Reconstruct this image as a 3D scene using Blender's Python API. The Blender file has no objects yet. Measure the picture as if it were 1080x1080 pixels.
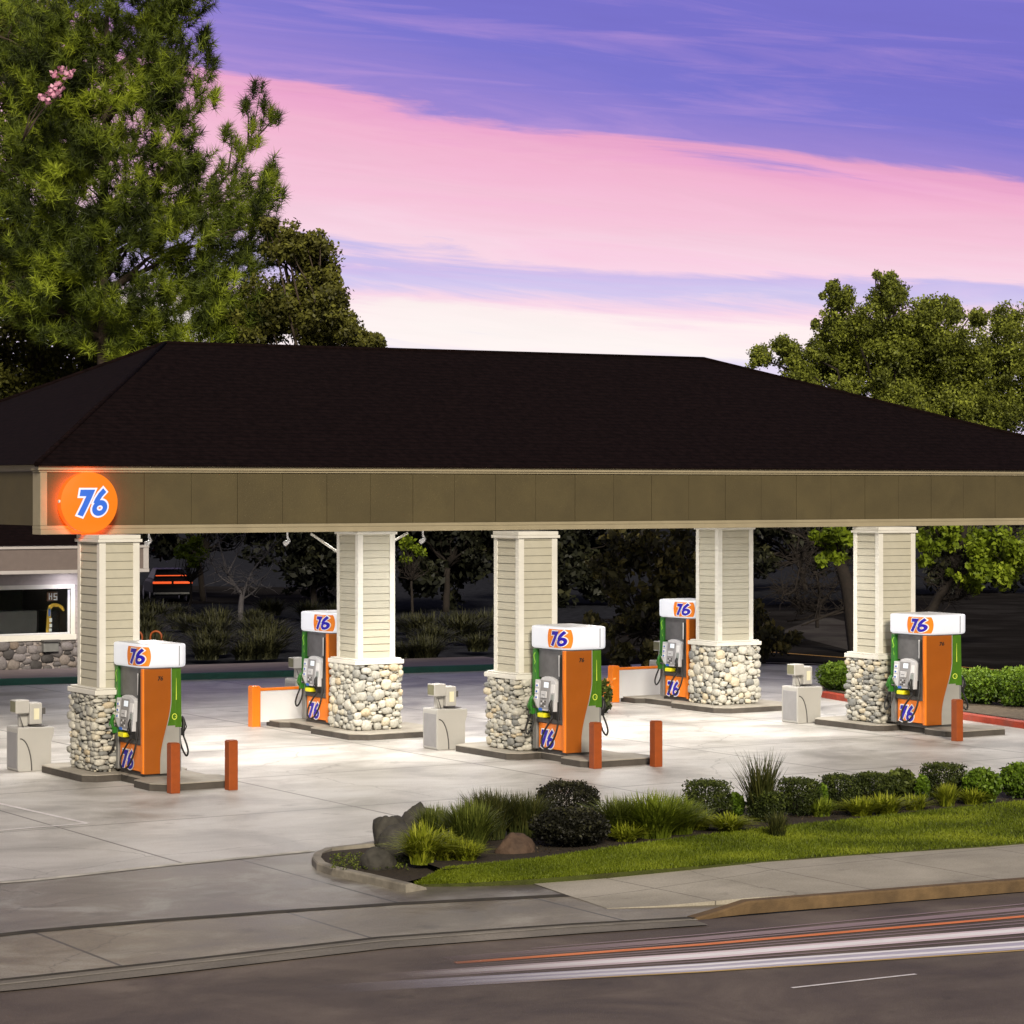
import bpy, bmesh, math, random
import numpy as np
from mathutils import Vector, noise as mnoise
R=math.radians
random.seed(7); rng=np.random.default_rng(7)
sc=bpy.context.scene
# ------------------------------------------------------------ camera
F=2750.0; HZ=515.0; EYE=5.1; PHI=R(32)
cam=bpy.data.cameras.new('Camera'); camo=bpy.data.objects.new('Camera',cam); sc.collection.objects.link(camo)
camo.location=(0,0,EYE); camo.rotation_euler=(R(90),0,-PHI)
cam.sensor_width=36; cam.lens=36*F/1080; cam.shift_y=-(540-HZ)/1080; cam.clip_end=3000; cam.clip_start=.5
sc.camera=camo
# ------------------------------------------------------------ light
FILL_EL=R(27); FILL_DIR=Vector((-.42,-1,0)).normalized()      # direction TOWARDS a warm fill added behind the camera in place of street lamps
sl=bpy.data.lights.new('Sun','SUN'); sl.energy=4.3; sl.angle=R(12); sl.color=(1,.9,.74)
so=bpy.data.objects.new('Sun',sl); sc.collection.objects.link(so)
d=Vector((FILL_DIR.x*math.cos(FILL_EL),FILL_DIR.y*math.cos(FILL_EL),math.sin(FILL_EL)))
so.rotation_euler=d.to_track_quat('Z','Y').to_euler()
sc.view_settings.view_transform='Standard'; sc.view_settings.look='None'
sc.view_settings.exposure=0; sc.view_settings.gamma=1
def lin(r,g,b):
    f=lambda c:(c/255/12.92 if c<=10 else ((c/255+.055)/1.055)**2.4)
    return (f(r),f(g),f(b),1)
class NT:
    def __init__(s,nt): s.nt=nt
    def n(s,t,**k):
        x=s.nt.nodes.new(t)
        for a,b in k.items():
            if a.startswith('i_'): x.inputs[a[2:].replace('_',' ')].default_value=b
            else: setattr(x,a,b)
        return x
    def l(s,a,b): s.nt.links.new(a,b)
    def m(s,op,a,b=None,c=None,clamp=False):
        x=s.nt.nodes.new('ShaderNodeMath'); x.operation=op; x.use_clamp=clamp
        for i,v in enumerate((a,b,c)):
            if v is None: continue
            if isinstance(v,(int,float)): x.inputs[i].default_value=v
            else: s.l(v,x.inputs[i])
        return x.outputs[0]
    def ramp(s,fac,stops,interp='LINEAR'):
        x=s.nt.nodes.new('ShaderNodeValToRGB'); x.color_ramp.interpolation=interp
        e=x.color_ramp.elements
        while len(e)<len(stops): e.new(.5)
        for i,(p,c) in enumerate(stops): e[i].position=p; e[i].color=c if len(c)==4 else (*c,1)
        s.l(fac,x.inputs[0]); return x.outputs[0]
    def mix(s,fac,a,b,mode='MIX'):
        x=s.nt.nodes.new('ShaderNodeMix'); x.data_type='RGBA'; x.blend_type=mode
        for i,v in ((0,fac),(6,a),(7,b)):
            if isinstance(v,(int,float,tuple)): x.inputs[i].default_value=v
            else: s.l(v,x.inputs[i])
        return x.outputs[2]
w=bpy.data.worlds.new('World'); sc.world=w; w.use_nodes=True
N=NT(w.node_tree); w.node_tree.nodes.clear()
tc=N.n('ShaderNodeTexCoord'); sp=N.n('ShaderNodeSeparateXYZ'); N.l(tc.outputs['Generated'],sp.inputs[0])
cx,sx=math.cos(PHI),math.sin(PHI)
fx=N.m('ADD',N.m('MULTIPLY',sp.outputs[0],sx),N.m('MULTIPLY',sp.outputs[1],cx))      # forward
rx=N.m('SUBTRACT',N.m('MULTIPLY',sp.outputs[0],cx),N.m('MULTIPLY',sp.outputs[1],sx)) # right
fsafe=N.m('MAXIMUM',fx,.25)
e_=N.m('DIVIDE',sp.outputs[2],fsafe); a_=N.m('DIVIDE',rx,fsafe)
# streaky warp of the cloud bands
cmb=N.n('ShaderNodeCombineXYZ'); N.l(N.m('MULTIPLY',a_,5),cmb.inputs[0]); N.l(N.m('ADD',N.m('MULTIPLY',e_,55),N.m('MULTIPLY',a_,6)),cmb.inputs[1])
nz=N.n('ShaderNodeTexNoise',i_Scale=1.6,i_Detail=9,i_Roughness=.62,i_Distortion=.5); N.l(cmb.outputs[0],nz.inputs['Vector'])
wv=N.m('MULTIPLY',N.m('SUBTRACT',nz.outputs[0],.5),.03)
cmb2=N.n('ShaderNodeCombineXYZ'); N.l(N.m('MULTIPLY',a_,16),cmb2.inputs[0]); N.l(N.m('ADD',N.m('MULTIPLY',e_,210),N.m('MULTIPLY',a_,22)),cmb2.inputs[1])
nz2=N.n('ShaderNodeTexNoise',i_Scale=.42,i_Detail=10,i_Roughness=.6,i_Distortion=.8); N.l(cmb2.outputs[0],nz2.inputs['Vector'])
tilt=N.m('ADD',.045,N.m('MULTIPLY',N.m('MAXIMUM',N.m('SUBTRACT',e_,.08),0),1.9))
t=N.m('ADD',N.m('ADD',e_,N.m('MULTIPLY',a_,tilt)),wv)
tt=N.m('MULTIPLY',t,1/.2,clamp=True)
def Y(y): return (515-y)/2750/.2
band=N.ramp(tt,[(0,lin(225,214,244)),(Y(380),lin(232,222,246)),(Y(364),lin(255,246,244)),(Y(336),lin(255,241,241)),(Y(318),lin(249,216,233)),(Y(303),lin(212,202,240)),
  (Y(280),lin(202,190,236)),(Y(268),lin(249,214,230)),(Y(225),lin(246,198,219)),(Y(165),lin(242,180,209)),(Y(136),lin(234,164,204)),(Y(122),lin(156,134,212)),(Y(60),lin(124,118,208)),(Y(0),lin(120,113,204))])
streak=N.m('MULTIPLY',N.m('SUBTRACT',nz2.outputs[0],.5),.5)
wisp=N.m('MULTIPLY',N.m('SUBTRACT',nz2.outputs[0],.5,clamp=True),1.05,clamp=True)
band=N.mix(wisp,band,lin(236,176,214))
hsv=N.n('ShaderNodeHueSaturation'); N.l(band,hsv.inputs['Color']); N.l(N.m('ADD',1,N.m('MULTIPLY',streak,.35)),hsv.inputs['Value'])
glow=N.m('MULTIPLY',N.m('SUBTRACT',fx,-.1),1.25,clamp=True)
glow=N.m('MULTIPLY',glow,glow)
hi=N.m('MULTIPLY',N.m('SUBTRACT',sp.outputs[2],.2),3,clamp=True)
dusk=N.mix(hi,hsv.outputs[0],(.20,.19,.27,1))
dusk=N.mix(glow,(.14,.14,.17,1),dusk)
sky=N.n('ShaderNodeTexSky'); sky.sky_type='NISHITA'; sky.sun_disc=False; sky.sun_elevation=R(2); sky.sun_rotation=R(148)+math.pi
bg1=N.n('ShaderNodeBackground'); N.l(dusk,bg1.inputs[0]); bg1.inputs[1].default_value=1.0
bg2=N.n('ShaderNodeBackground'); N.l(sky.outputs[0],bg2.inputs[0]); bg2.inputs[1].default_value=.004
ad=N.n('ShaderNodeAddShader'); N.l(bg1.outputs[0],ad.inputs[0]); N.l(bg2.outputs[0],ad.inputs[1])
wo=N.n('ShaderNodeOutputWorld'); N.l(ad.outputs[0],wo.inputs[0])

# ------------------------------------------------------------ projection helpers (photo 1080 px -> metres on a plane)
C_,S_=math.cos(PHI),math.sin(PHI)
def ray(x): X=(x-540)/F; return X*C_+S_,-X*S_+C_
def G(x,y,z=0):
    Z=(EYE-z)*F/(y-HZ); a,b=ray(x); return (a*Z,b*Z,z)
def AZ(x,y,Z):
    a,b=ray(x); return (a*Z,b*Z,EYE-(y-HZ)/F*Z)
def AV(x,y,v):
    a,b=ray(x); Z=v/b; return (a*Z,v,EYE-(y-HZ)/F*Z)
# ------------------------------------------------------------ materials
def principled(name):
    m=bpy.data.materials.new(name); m.use_nodes=True; n=NT(m.node_tree)
    return m,n,m.node_tree.nodes['Principled BSDF']
def mat(name,c,rough=.6,metal=0,var=.12,scale=6,bump=0,bscale=60,dirt=None,spec=.4,emit=None,es=0,coat=0,dscale=1.5,damt=.5):
    m,n,p=principled(name)
    c=c if len(c)==4 else (*c,1)
    co=n.n('ShaderNodeTexCoord')
    z=n.n('ShaderNodeTexNoise',i_Scale=scale,i_Detail=5,i_Roughness=.6); n.l(co.outputs['Object'],z.inputs['Vector'])
    lo=tuple(x*(1-var) for x in c[:3])+(1,); hi=tuple(min(1,x*(1+var)) for x in c[:3])+(1,)
    col=n.ramp(z.outputs[0],[(.3,lo),(.7,hi)])
    if dirt:
        z2=n.n('ShaderNodeTexNoise',i_Scale=dscale,i_Detail=8,i_Roughness=.65); n.l(co.outputs['Object'],z2.inputs['Vector'])
        f=n.ramp(z2.outputs[0],[(.45,(0,0,0)),(.7,(damt,)*3)])
        col=n.mix(f,col,(*dirt,1))
    n.l(col,p.inputs['Base Color']); p.inputs['Roughness'].default_value=rough; p.inputs['Metallic'].default_value=metal
    n.l(n.m('ADD',n.m('MULTIPLY',z.outputs[0],.16),rough-.08,clamp=True),p.inputs['Roughness'])
    p.inputs['Specular IOR Level'].default_value=spec; p.inputs['Coat Weight'].default_value=coat
    if bump:
        z3=n.n('ShaderNodeTexNoise',i_Scale=bscale,i_Detail=4); n.l(co.outputs['Object'],z3.inputs['Vector'])
        b=n.n('ShaderNodeBump'); b.inputs['Strength'].default_value=bump; b.inputs['Distance'].default_value=.02
        n.l(z3.outputs[0],b.inputs['Height']); n.l(b.outputs[0],p.inputs['Normal'])
    if emit: p.inputs['Emission Color'].default_value=(*emit,1); p.inputs['Emission Strength'].default_value=es
    return m
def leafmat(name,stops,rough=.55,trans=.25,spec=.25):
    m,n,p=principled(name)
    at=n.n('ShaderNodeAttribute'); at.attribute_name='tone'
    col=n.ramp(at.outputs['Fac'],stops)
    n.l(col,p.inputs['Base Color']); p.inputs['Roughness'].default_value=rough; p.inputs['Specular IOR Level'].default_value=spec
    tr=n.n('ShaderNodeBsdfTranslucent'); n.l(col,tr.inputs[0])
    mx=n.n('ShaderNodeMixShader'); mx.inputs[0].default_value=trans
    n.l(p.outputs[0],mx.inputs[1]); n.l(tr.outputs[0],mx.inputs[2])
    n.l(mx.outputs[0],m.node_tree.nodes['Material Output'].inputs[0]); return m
def slab(name,base,dark,light,joint=None,jw=.012,bw=4.6,bh=4.2,rough=.75,s1=.35,s2=6,grain=45,bump=.25,rot=0,off=(0,0),streakdir=True,bj=.3):
    m,n,p=principled(name)
    if 'far_' in name or 'grey_asph' in name: streakdir=False
    geo=n.n('ShaderNodeNewGeometry')
    mp=n.n('ShaderNodeMapping'); n.l(geo.outputs['Position'],mp.inputs['Vector']); mp.inputs['Rotation'].default_value=(0,0,rot); mp.inputs['Location'].default_value=(*off,0)
    a=n.n('ShaderNodeTexNoise',i_Scale=s1,i_Detail=9,i_Roughness=.62,i_Distortion=.6); n.l(mp.outputs[0],a.inputs['Vector'])
    col=n.ramp(a.outputs[0],[(.36,dark),(.5,base),(.64,light)])
    if streakdir:
        m2=n.n('ShaderNodeMapping'); n.l(geo.outputs['Position'],m2.inputs['Vector']); m2.inputs['Scale'].default_value=(.22,.55,1); m2.inputs['Rotation'].default_value=(0,0,R(14))
        b=n.n('ShaderNodeTexNoise',i_Scale=1.3,i_Detail=8,i_Roughness=.6); n.l(m2.outputs[0],b.inputs['Vector'])
        col=n.mix(n.ramp(b.outputs[0],[(.33,(.42,.42,.42)),(.55,(0,0,0))]),col,tuple(x*.55 for x in dark[:3])+(1,))
        v=n.n('ShaderNodeTexNoise',i_Scale=1.9,i_Detail=3,i_Roughness=.5); n.l(mp.outputs[0],v.inputs['Vector'])
        col=n.mix(n.ramp(v.outputs[0],[(.66,(0,0,0)),(.74,(.35,.35,.35))]),col,tuple(x*.35 for x in dark[:3])+(1,))
    if joint:
        v2=n.n('ShaderNodeTexVoronoi',i_Scale=.55); v2.feature='F1'; n.l(mp.outputs[0],v2.inputs['Vector'])
        nzz=n.n('ShaderNodeTexNoise',i_Scale=9,i_Detail=4); n.l(mp.outputs[0],nzz.inputs['Vector'])
        spot=n.ramp(n.m('ADD',v2.outputs['Distance'],n.m('MULTIPLY',nzz.outputs[0],.16)),[(.10,(.5,.5,.5)),(.19,(0,0,0))])
        col=n.mix(spot,col,tuple(x*.3 for x in dark[:3])+(1,))
        cr=n.n('ShaderNodeTexVoronoi',i_Scale=.16); cr.feature='DISTANCE_TO_EDGE'
        ds=n.n('ShaderNodeVectorMath'); ds.operation='ADD'; n.l(mp.outputs[0],ds.inputs[0]); n.l(a.outputs['Color'],ds.inputs[1]); n.l(ds.outputs[0],cr.inputs['Vector'])
        col=n.mix(n.ramp(cr.outputs['Distance'],[(.0,(.45,.45,.45)),(.0022,(0,0,0))]),col,tuple(x*.3 for x in dark[:3])+(1,))
    g=n.n('ShaderNodeTexNoise',i_Scale=grain,i_Detail=3); n.l(geo.outputs['Position'],g.inputs['Vector'])
    col=n.mix(.35,col,n.ramp(g.outputs[0],[(.3,(.35,.35,.35)),(.7,(.75,.75,.75))]),'OVERLAY')
    h=g.outputs[0]
    if joint:
        br=n.n('ShaderNodeTexBrick'); n.l(mp.outputs[0],br.inputs['Vector']); br.offset=0; br.inputs['Scale'].default_value=1
        br.inputs['Brick Width'].default_value=bw; br.inputs['Row Height'].default_value=bh; br.inputs['Mortar Size'].default_value=jw; br.inputs['Mortar Smooth'].default_value=.5
        col=n.mix(n.m('MULTIPLY',br.outputs['Fac'],.8),col,joint)
    n.l(col,p.inputs['Base Color']); p.inputs['Roughness'].default_value=rough; p.inputs['Specular IOR Level'].default_value=.0 if ('far_' in name or 'grey_asph' in name) else .3
    n.l(n.m('ADD',n.m('MULTIPLY',a.outputs[0],.4),rough-.2,clamp=True),p.inputs['Roughness'])
    bb=n.n('ShaderNodeBump'); bb.inputs['Strength'].default_value=bump; bb.inputs['Distance'].default_value=.02; n.l(h,bb.inputs['Height']); n.l(bb.outputs[0],p.inputs['Normal'])
    return m
M={}
M['lot']=slab('lot_concrete',(.51,.485,.455,1),(.33,.313,.288,1),(.61,.59,.565,1),(.09,.08,.07,1),.032,5.0,4.6,rough=.45,s1=.5)
M['drive']=slab('driveway_concrete',(.20,.178,.148,1),(.12,.104,.083,1),(.33,.315,.285,1),(.03,.03,.03,1),.03,6.0,9,rough=.42,s1=.75,off=(2.2,3))
M['apron']=slab('apron_concrete',(.21,.178,.12,1),(.125,.102,.066,1),(.33,.30,.24,1),(.03,.028,.02,1),.03,3.1,20,rough=.42,s1=.7,off=(1.2,5))
M['road']=slab('road_asphalt',(.13,.102,.085,1),(.09,.07,.06,1),(.18,.145,.12,1),rough=.75,s1=.5,grain=70,bump=.5)
M['walk']=slab('sidewalk_concrete',(.38,.345,.28,1),(.29,.262,.21,1),(.46,.42,.35,1),(.08,.07,.06,1),.012,1.9,9,rough=.75)
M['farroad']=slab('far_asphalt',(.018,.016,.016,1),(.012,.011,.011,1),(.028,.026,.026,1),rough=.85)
M['kerb']=mat('kerb_concrete',(.30,.27,.22),.8,var=.3,scale=4,bump=.3,dirt=(.1,.085,.06))
M['kerb_brown']=mat('kerb_brown_concrete',(.15,.095,.045),.85,var=.3,scale=4,bump=.4,dirt=(.07,.045,.025))
M['kerb_green']=mat('kerb_green_paint',(.012,.09,.065),.6,var=.2,dirt=(.02,.04,.035))
M['kerb_red']=mat('kerb_red_paint',(.42,.05,.02),.6,var=.25,scale=8,dirt=(.2,.09,.07))
M['pinkwalk']=mat('pink_concrete',(.22,.175,.17),.85,var=.15,scale=3)
M['soil']=mat('soil',(.035,.024,.014),.95,var=.5,scale=18,bump=1,bscale=40)
M['soil2']=mat('dark_bank_soil',(.026,.027,.033),.95,spec=0,var=.5,scale=3,bump=1,bscale=10)
M['island']=mat('island_concrete',(.36,.33,.28),.75,var=.12,scale=5,bump=.25,dirt=(.16,.14,.11))
M['island_edge']=mat('island_kerb_face',(.075,.065,.055),.75,var=.2,scale=5,bump=.25,dirt=(.03,.025,.02))
M['trim']=mat('white_trim',(.66,.64,.58),.5,var=.05,dirt=(.45,.42,.35),damt=.35)
M['siding']=mat('cream_siding',(.43,.405,.32),.6,var=.06,dirt=(.34,.31,.22),bump=.1,damt=.4)
M['gap']=mat('siding_gap',(.34,.31,.235),.8,var=.1)
M['fascia']=mat('olive_fascia',(.075,.058,.024),.75,var=.12,scale=1.2,dirt=(.055,.042,.018),bump=.15,bscale=30)
M['fasctrim']=mat('fascia_trim',(.30,.255,.165),.6,var=.08,dirt=(.2,.17,.11))
M['soffit']=mat('soffit_white',(.6,.6,.58),.7,var=.04)
M['storewall']=mat('store_siding',(.33,.29,.28),.7,var=.08)
M['white']=mat('white_gloss',(.76,.76,.77),.35,var=.03,dirt=(.6,.6,.6),damt=.3)
M['topper']=mat('topper_white',(.50,.51,.56),.35,var=.03,emit=(.93,.95,1),es=.42)
M['orange']=mat('orange_paint_shaded',(.31,.082,.005),.38,var=.06,dirt=(.20,.05,.005),damt=.35,coat=.2)  # pump orange darkened in colour for the weaker light on the side panels
M['orange2']=mat('orange_paint_lit',(.85,.21,.01),.4,var=.05,coat=.15)
M['bollard']=mat('bollard_orange',(.30,.062,.008),.5,var=.12,scale=9,dirt=(.14,.03,.008))
M['green']=mat('green_panel',(.025,.15,.015),.4,var=.1,coat=.2)
M['sidegreen']=mat('side_green_panel',(.055,.15,.006),.4,var=.15,coat=.2)
M['lime']=mat('lime_print',(.25,.55,.04),.4,var=.05)
M['limey']=mat('yellow_print',(.6,.7,.08),.4,var=.05)
M['silver']=mat('silver_panel',(.42,.41,.38),.35,.35,var=.08,dirt=(.3,.28,.24),damt=.4)
M['grey']=mat('grey_metal',(.22,.22,.215),.45,.3,var=.1)
M['lgrey']=mat('light_grey_plastic',(.55,.55,.57),.4,var=.05)
M['recess']=mat('recess_steel',(.15,.15,.155),.4,.4,var=.25,scale=3)
M['dgrey']=mat('dark_grey',(.075,.07,.068),.5,var=.12)
M['black']=mat('black_rubber',(.012,.012,.012),.45,var=.2)
M['screen']=mat('lit_screen',(.6,.65,.7),.3,var=.02,emit=(.85,.92,1),es=.5)
M['lcd']=mat('grey_lcd',(.28,.31,.3),.25,var=.04)
M['blue']=mat('logo_blue',(.02,.008,.42),.4,var=.03)
M['bluebtn']=mat('blue_sticker',(.03,.12,.5),.4,var=.05)
M['logowhite']=mat('logo_white',(.85,.85,.85),.4,var=.02)
M['logoorange']=mat('logo_orange',(.85,.23,.01),.4,var=.03)
M['signorange']=mat('sign_orange_lit',(.15,.04,.005),.4,var=.02,emit=(1,.235,.006),es=.84)
M['signblue']=mat('sign_blue_lit',(.01,.03,.12),.4,var=.02,emit=(.045,.17,.74),es=.85)
M['signwhite']=mat('sign_white_lit',(.3,.3,.33),.4,var=.01,emit=(.85,.84,1),es=.75)
M['signside']=mat('sign_glow_side',(.7,.1,.01),.4,var=.02,emit=(1,.10,.005),es=1.0)
M['halo']=mat('sign_back_glow',(.7,.1,.01),.4,var=.02,emit=(1,.12,.006),es=19)
M['yellow']=mat('yellow_button',(.8,.75,.02),.4,var=.05)
M['bin']=mat('grey_bin_plastic',(.40,.39,.37),.55,var=.05,dirt=(.3,.28,.25),damt=.4)
M['bindoor']=mat('bin_door_grey',(.27,.265,.27),.5,var=.06)
M['olivebox']=mat('olive_panel',(.17,.165,.1),.5,var=.1)
M['cream']=mat('paper_cream',(.65,.62,.45),.7,var=.05)
M['roadwhite']=mat('white_road_paint',(.80,.76,.76),.5,var=.12,scale=14,dirt=(.4,.35,.32),dscale=3,damt=.45)
M['trailpink']=mat('pink_white_trail',(.62,.50,.54),.6,var=.15,scale=14,dirt=(.3,.22,.22),dscale=3,damt=.6)  # car light trails as flat colour, replaced further down
M['traillilac']=mat('lilac_trail',(.36,.34,.42),.6,var=.2,scale=14,dirt=(.2,.18,.2),dscale=3,damt=.6)
M['trailorange']=mat('orange_trail',(.75,.2,.03),.5,var=.12,scale=14,dirt=(.3,.12,.04),dscale=3,damt=.4)
M['trailfaint']=mat('faint_trail',(.34,.26,.26),.7,var=.3,scale=10,dirt=(.1,.08,.07),dscale=4,damt=.9)
def faded(name,trailc,roadc,u0,u1,rough=.5):  # flat colour of a car light trail, thinning out along u
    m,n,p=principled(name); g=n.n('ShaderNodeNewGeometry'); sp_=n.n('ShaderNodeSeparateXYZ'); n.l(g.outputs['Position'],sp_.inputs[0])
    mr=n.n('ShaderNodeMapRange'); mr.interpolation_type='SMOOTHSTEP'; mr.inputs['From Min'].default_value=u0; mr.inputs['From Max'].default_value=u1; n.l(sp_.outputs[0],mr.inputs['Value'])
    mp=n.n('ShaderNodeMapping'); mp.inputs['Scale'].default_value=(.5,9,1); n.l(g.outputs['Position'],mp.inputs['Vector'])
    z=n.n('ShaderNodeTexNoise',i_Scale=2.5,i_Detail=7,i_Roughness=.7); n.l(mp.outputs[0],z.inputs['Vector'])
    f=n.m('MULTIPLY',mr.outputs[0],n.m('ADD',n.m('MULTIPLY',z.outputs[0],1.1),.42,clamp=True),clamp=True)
    p.inputs['Base Color'].default_value=trailc; p.inputs['Roughness'].default_value=rough
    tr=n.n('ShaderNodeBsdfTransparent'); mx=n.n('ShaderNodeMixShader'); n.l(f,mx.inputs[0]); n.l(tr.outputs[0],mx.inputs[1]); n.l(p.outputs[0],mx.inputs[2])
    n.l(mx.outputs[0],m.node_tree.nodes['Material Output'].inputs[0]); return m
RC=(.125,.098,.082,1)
M['trailwhite']=faded('white_trail_fade',(1,.97,.98,1),RC,13.2,16.8)
M['trailpink']=faded('pink_white_trail_fade',(.84,.68,.72,1),RC,13,17)
M['traillilac']=faded('lilac_trail_fade',(.56,.52,.63,1),RC,12.2,16.5)
M['trailorange']=faded('orange_trail_fade',(.85,.22,.03,1),RC,13.5,16)
M['trailfaint']=faded('faint_trail_fade',(.30,.21,.21,1),RC,13.5,17.5)
M['yellowline']=mat('yellow_road_paint',(.42,.22,.03),.6,var=.15)
M['bark']=mat('bark',(.07,.05,.035),.9,var=.35,scale=9,bump=1,bscale=25)
M['barkdark']=mat('dark_bark',(.018,.013,.01),.9,var=.35,scale=9,bump=1,bscale=25)
M['barkpale']=mat('pale_bark',(.12,.11,.115),.9,var=.3,scale=6)
M['rock']=mat('boulder_rock',(.05,.046,.038),.85,var=.45,scale=5,bump=.9,bscale=14,dirt=(.03,.025,.02))
M['rockred']=mat('brown_boulder',(.085,.052,.034),.85,var=.4,scale=5,bump=.9,bscale=14,dirt=(.05,.03,.02))
M['carpaint']=mat('car_paint_dark',(.008,.009,.011),.6,var=.1,spec=.1)
M['glassdark']=mat('dark_glass',(.008,.009,.012),.5,var=.05,spec=.1)
M['taillamp']=mat('tail_lamp_lit',(.7,.08,.02),.3,var=.05,emit=(1,.12,.025),es=.85)
M['pinkflower']=leafmat('pink_blossom',[(0,(.75,.3,.45)),(1,(.9,.5,.65))],trans=.3)
M['needle']=leafmat('pine_needles',[(0,(.018,.026,.006)),(.5,(.10,.135,.014)),(1,(.33,.40,.03))],trans=.12)
M['olive']=leafmat('olive_leaves',[(0,(.03,.03,.006)),(.5,(.095,.095,.016)),(1,(.21,.21,.035))],trans=.15)
M['crownR']=leafmat('green_leaves',[(0,(.05,.06,.01)),(.5,(.16,.185,.024)),(1,(.34,.38,.05))],trans=.2)
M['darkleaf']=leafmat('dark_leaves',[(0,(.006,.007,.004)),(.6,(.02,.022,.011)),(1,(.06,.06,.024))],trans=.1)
M['magleaf']=leafmat('bronze_green_leaves',[(0,(.012,.011,.004)),(.6,(.05,.045,.013)),(1,(.15,.12,.035))],trans=.1)
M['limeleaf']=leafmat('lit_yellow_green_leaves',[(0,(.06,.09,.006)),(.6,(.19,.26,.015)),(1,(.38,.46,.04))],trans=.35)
M['hedge']=leafmat('clipped_dark_green',[(0,(.012,.018,.004)),(.6,(.04,.055,.01)),(1,(.12,.15,.025))],trans=.15)
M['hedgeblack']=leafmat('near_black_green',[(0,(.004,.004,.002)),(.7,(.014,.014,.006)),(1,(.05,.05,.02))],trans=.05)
M['hedgebright']=leafmat('bright_hedge_green',[(0,(.03,.06,.005)),(.6,(.1,.17,.01)),(1,(.2,.3,.03))],trans=.2)
M['bladeyel']=leafmat('yellow_green_blades',[(0,(.06,.08,.008)),(.5,(.24,.28,.015)),(1,(.46,.48,.05))],trans=.3)
M['bladegreen']=leafmat('green_blades',[(0,(.022,.035,.006)),(.5,(.085,.11,.016)),(1,(.2,.23,.04))],trans=.25)
M['bladebright']=leafmat('bright_green_blades',[(0,(.04,.06,.006)),(.5,(.15,.2,.015)),(1,(.32,.38,.04))],trans=.3)
M['bladedark']=leafmat('dark_green_blades',[(0,(.012,.018,.005)),(.5,(.045,.055,.012)),(1,(.12,.12,.03))],trans=.2)
M['lawn']=leafmat('lawn_blades',[(0,(.05,.07,.004)),(.5,(.13,.17,.008)),(1,(.24,.28,.02))],trans=.2)
M['lawnbase']=mat('lawn_thatch',(.05,.06,.008),.95,var=.4,scale=5,bump=1,bscale=50,dirt=(.035,.03,.01))
def stonemat(name,a,b,c):
    m,n,p=principled(name)
    at=n.n('ShaderNodeAttribute'); at.attribute_name='tone'
    co=n.n('ShaderNodeTexCoord'); z=n.n('ShaderNodeTexNoise',i_Scale=22,i_Detail=5); n.l(co.outputs['Object'],z.inputs['Vector'])
    col=n.ramp(at.outputs['Fac'],[(0,a),(.12,a),(.2,b),(.8,c),(.93,(c[0],c[1]*.93,c[2]*.8)),(1,(c[0]*.9,c[1]*.78,c[2]*.62))])
    col=n.mix(.5,col,n.ramp(z.outputs[0],[(.3,(.3,.3,.3)),(.7,(.72,.72,.72))]),'OVERLAY')
    n.l(col,p.inputs['Base Color']); p.inputs['Roughness'].default_value=.7; p.inputs['Specular IOR Level'].default_value=.25
    bb=n.n('ShaderNodeBump'); bb.inputs['Strength'].default_value=.4; bb.inputs['Distance'].default_value=.01; n.l(z.outputs[0],bb.inputs['Height']); n.l(bb.outputs[0],p.inputs['Normal'])
    return m
M['stone']=stonemat('river_stone',(.2,.2,.19),(.34,.33,.29),(.5,.48,.42))
M['stonegrey']=stonemat('grey_field_stone',(.06,.055,.055),(.11,.1,.1),(.2,.18,.18))
M['mortar']=mat('mortar',(.10,.09,.075),.9,var=.2)
def shingle():
    m,n,p=principled('roof_shingles')
    co=n.n('ShaderNodeTexCoord'); 
    wv=n.n('ShaderNodeSeparateXYZ'); n.l(co.outputs['Object'],wv.inputs[0])
    fr=n.m('FRACT',n.m('MULTIPLY',wv.outputs[2],1/.075))
    z=n.n('ShaderNodeTexNoise',i_Scale=7,i_Detail=6); n.l(co.outputs['Object'],z.inputs['Vector'])
    col=n.ramp(z.outputs[0],[(.3,(.0040,.0018,.0018)),(.7,(.0095,.0048,.0048))])
    col=n.mix(n.ramp(fr,[(.0,(1,1,1)),(.2,(0,0,0))]),col,(.002,.0015,.0015,1))
    n.l(col,p.inputs['Base Color']); p.inputs['Roughness'].default_value=.9; p.inputs['Specular IOR Level'].default_value=.05
    bb=n.n('ShaderNodeBump'); bb.inputs['Strength'].default_value=.6; bb.inputs['Distance'].default_value=.02; n.l(fr,bb.inputs['Height']); n.l(bb.outputs[0],p.inputs['Normal'])
    return m
M['shingle']=shingle()
def glassmat():
    m,n,p=principled('window_glass'); p.inputs['Base Color'].default_value=(.9,.95,.95,1)
    p.inputs['Transmission Weight'].default_value=1; p.inputs['Roughness'].default_value=.03; p.inputs['IOR'].default_value=1.1
    z=n.n('ShaderNodeTexNoise',i_Scale=2.0); n.l(n.m('MULTIPLY',z.outputs[0],.05),p.inputs['Roughness']); return m
M['glass']=glassmat()

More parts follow.
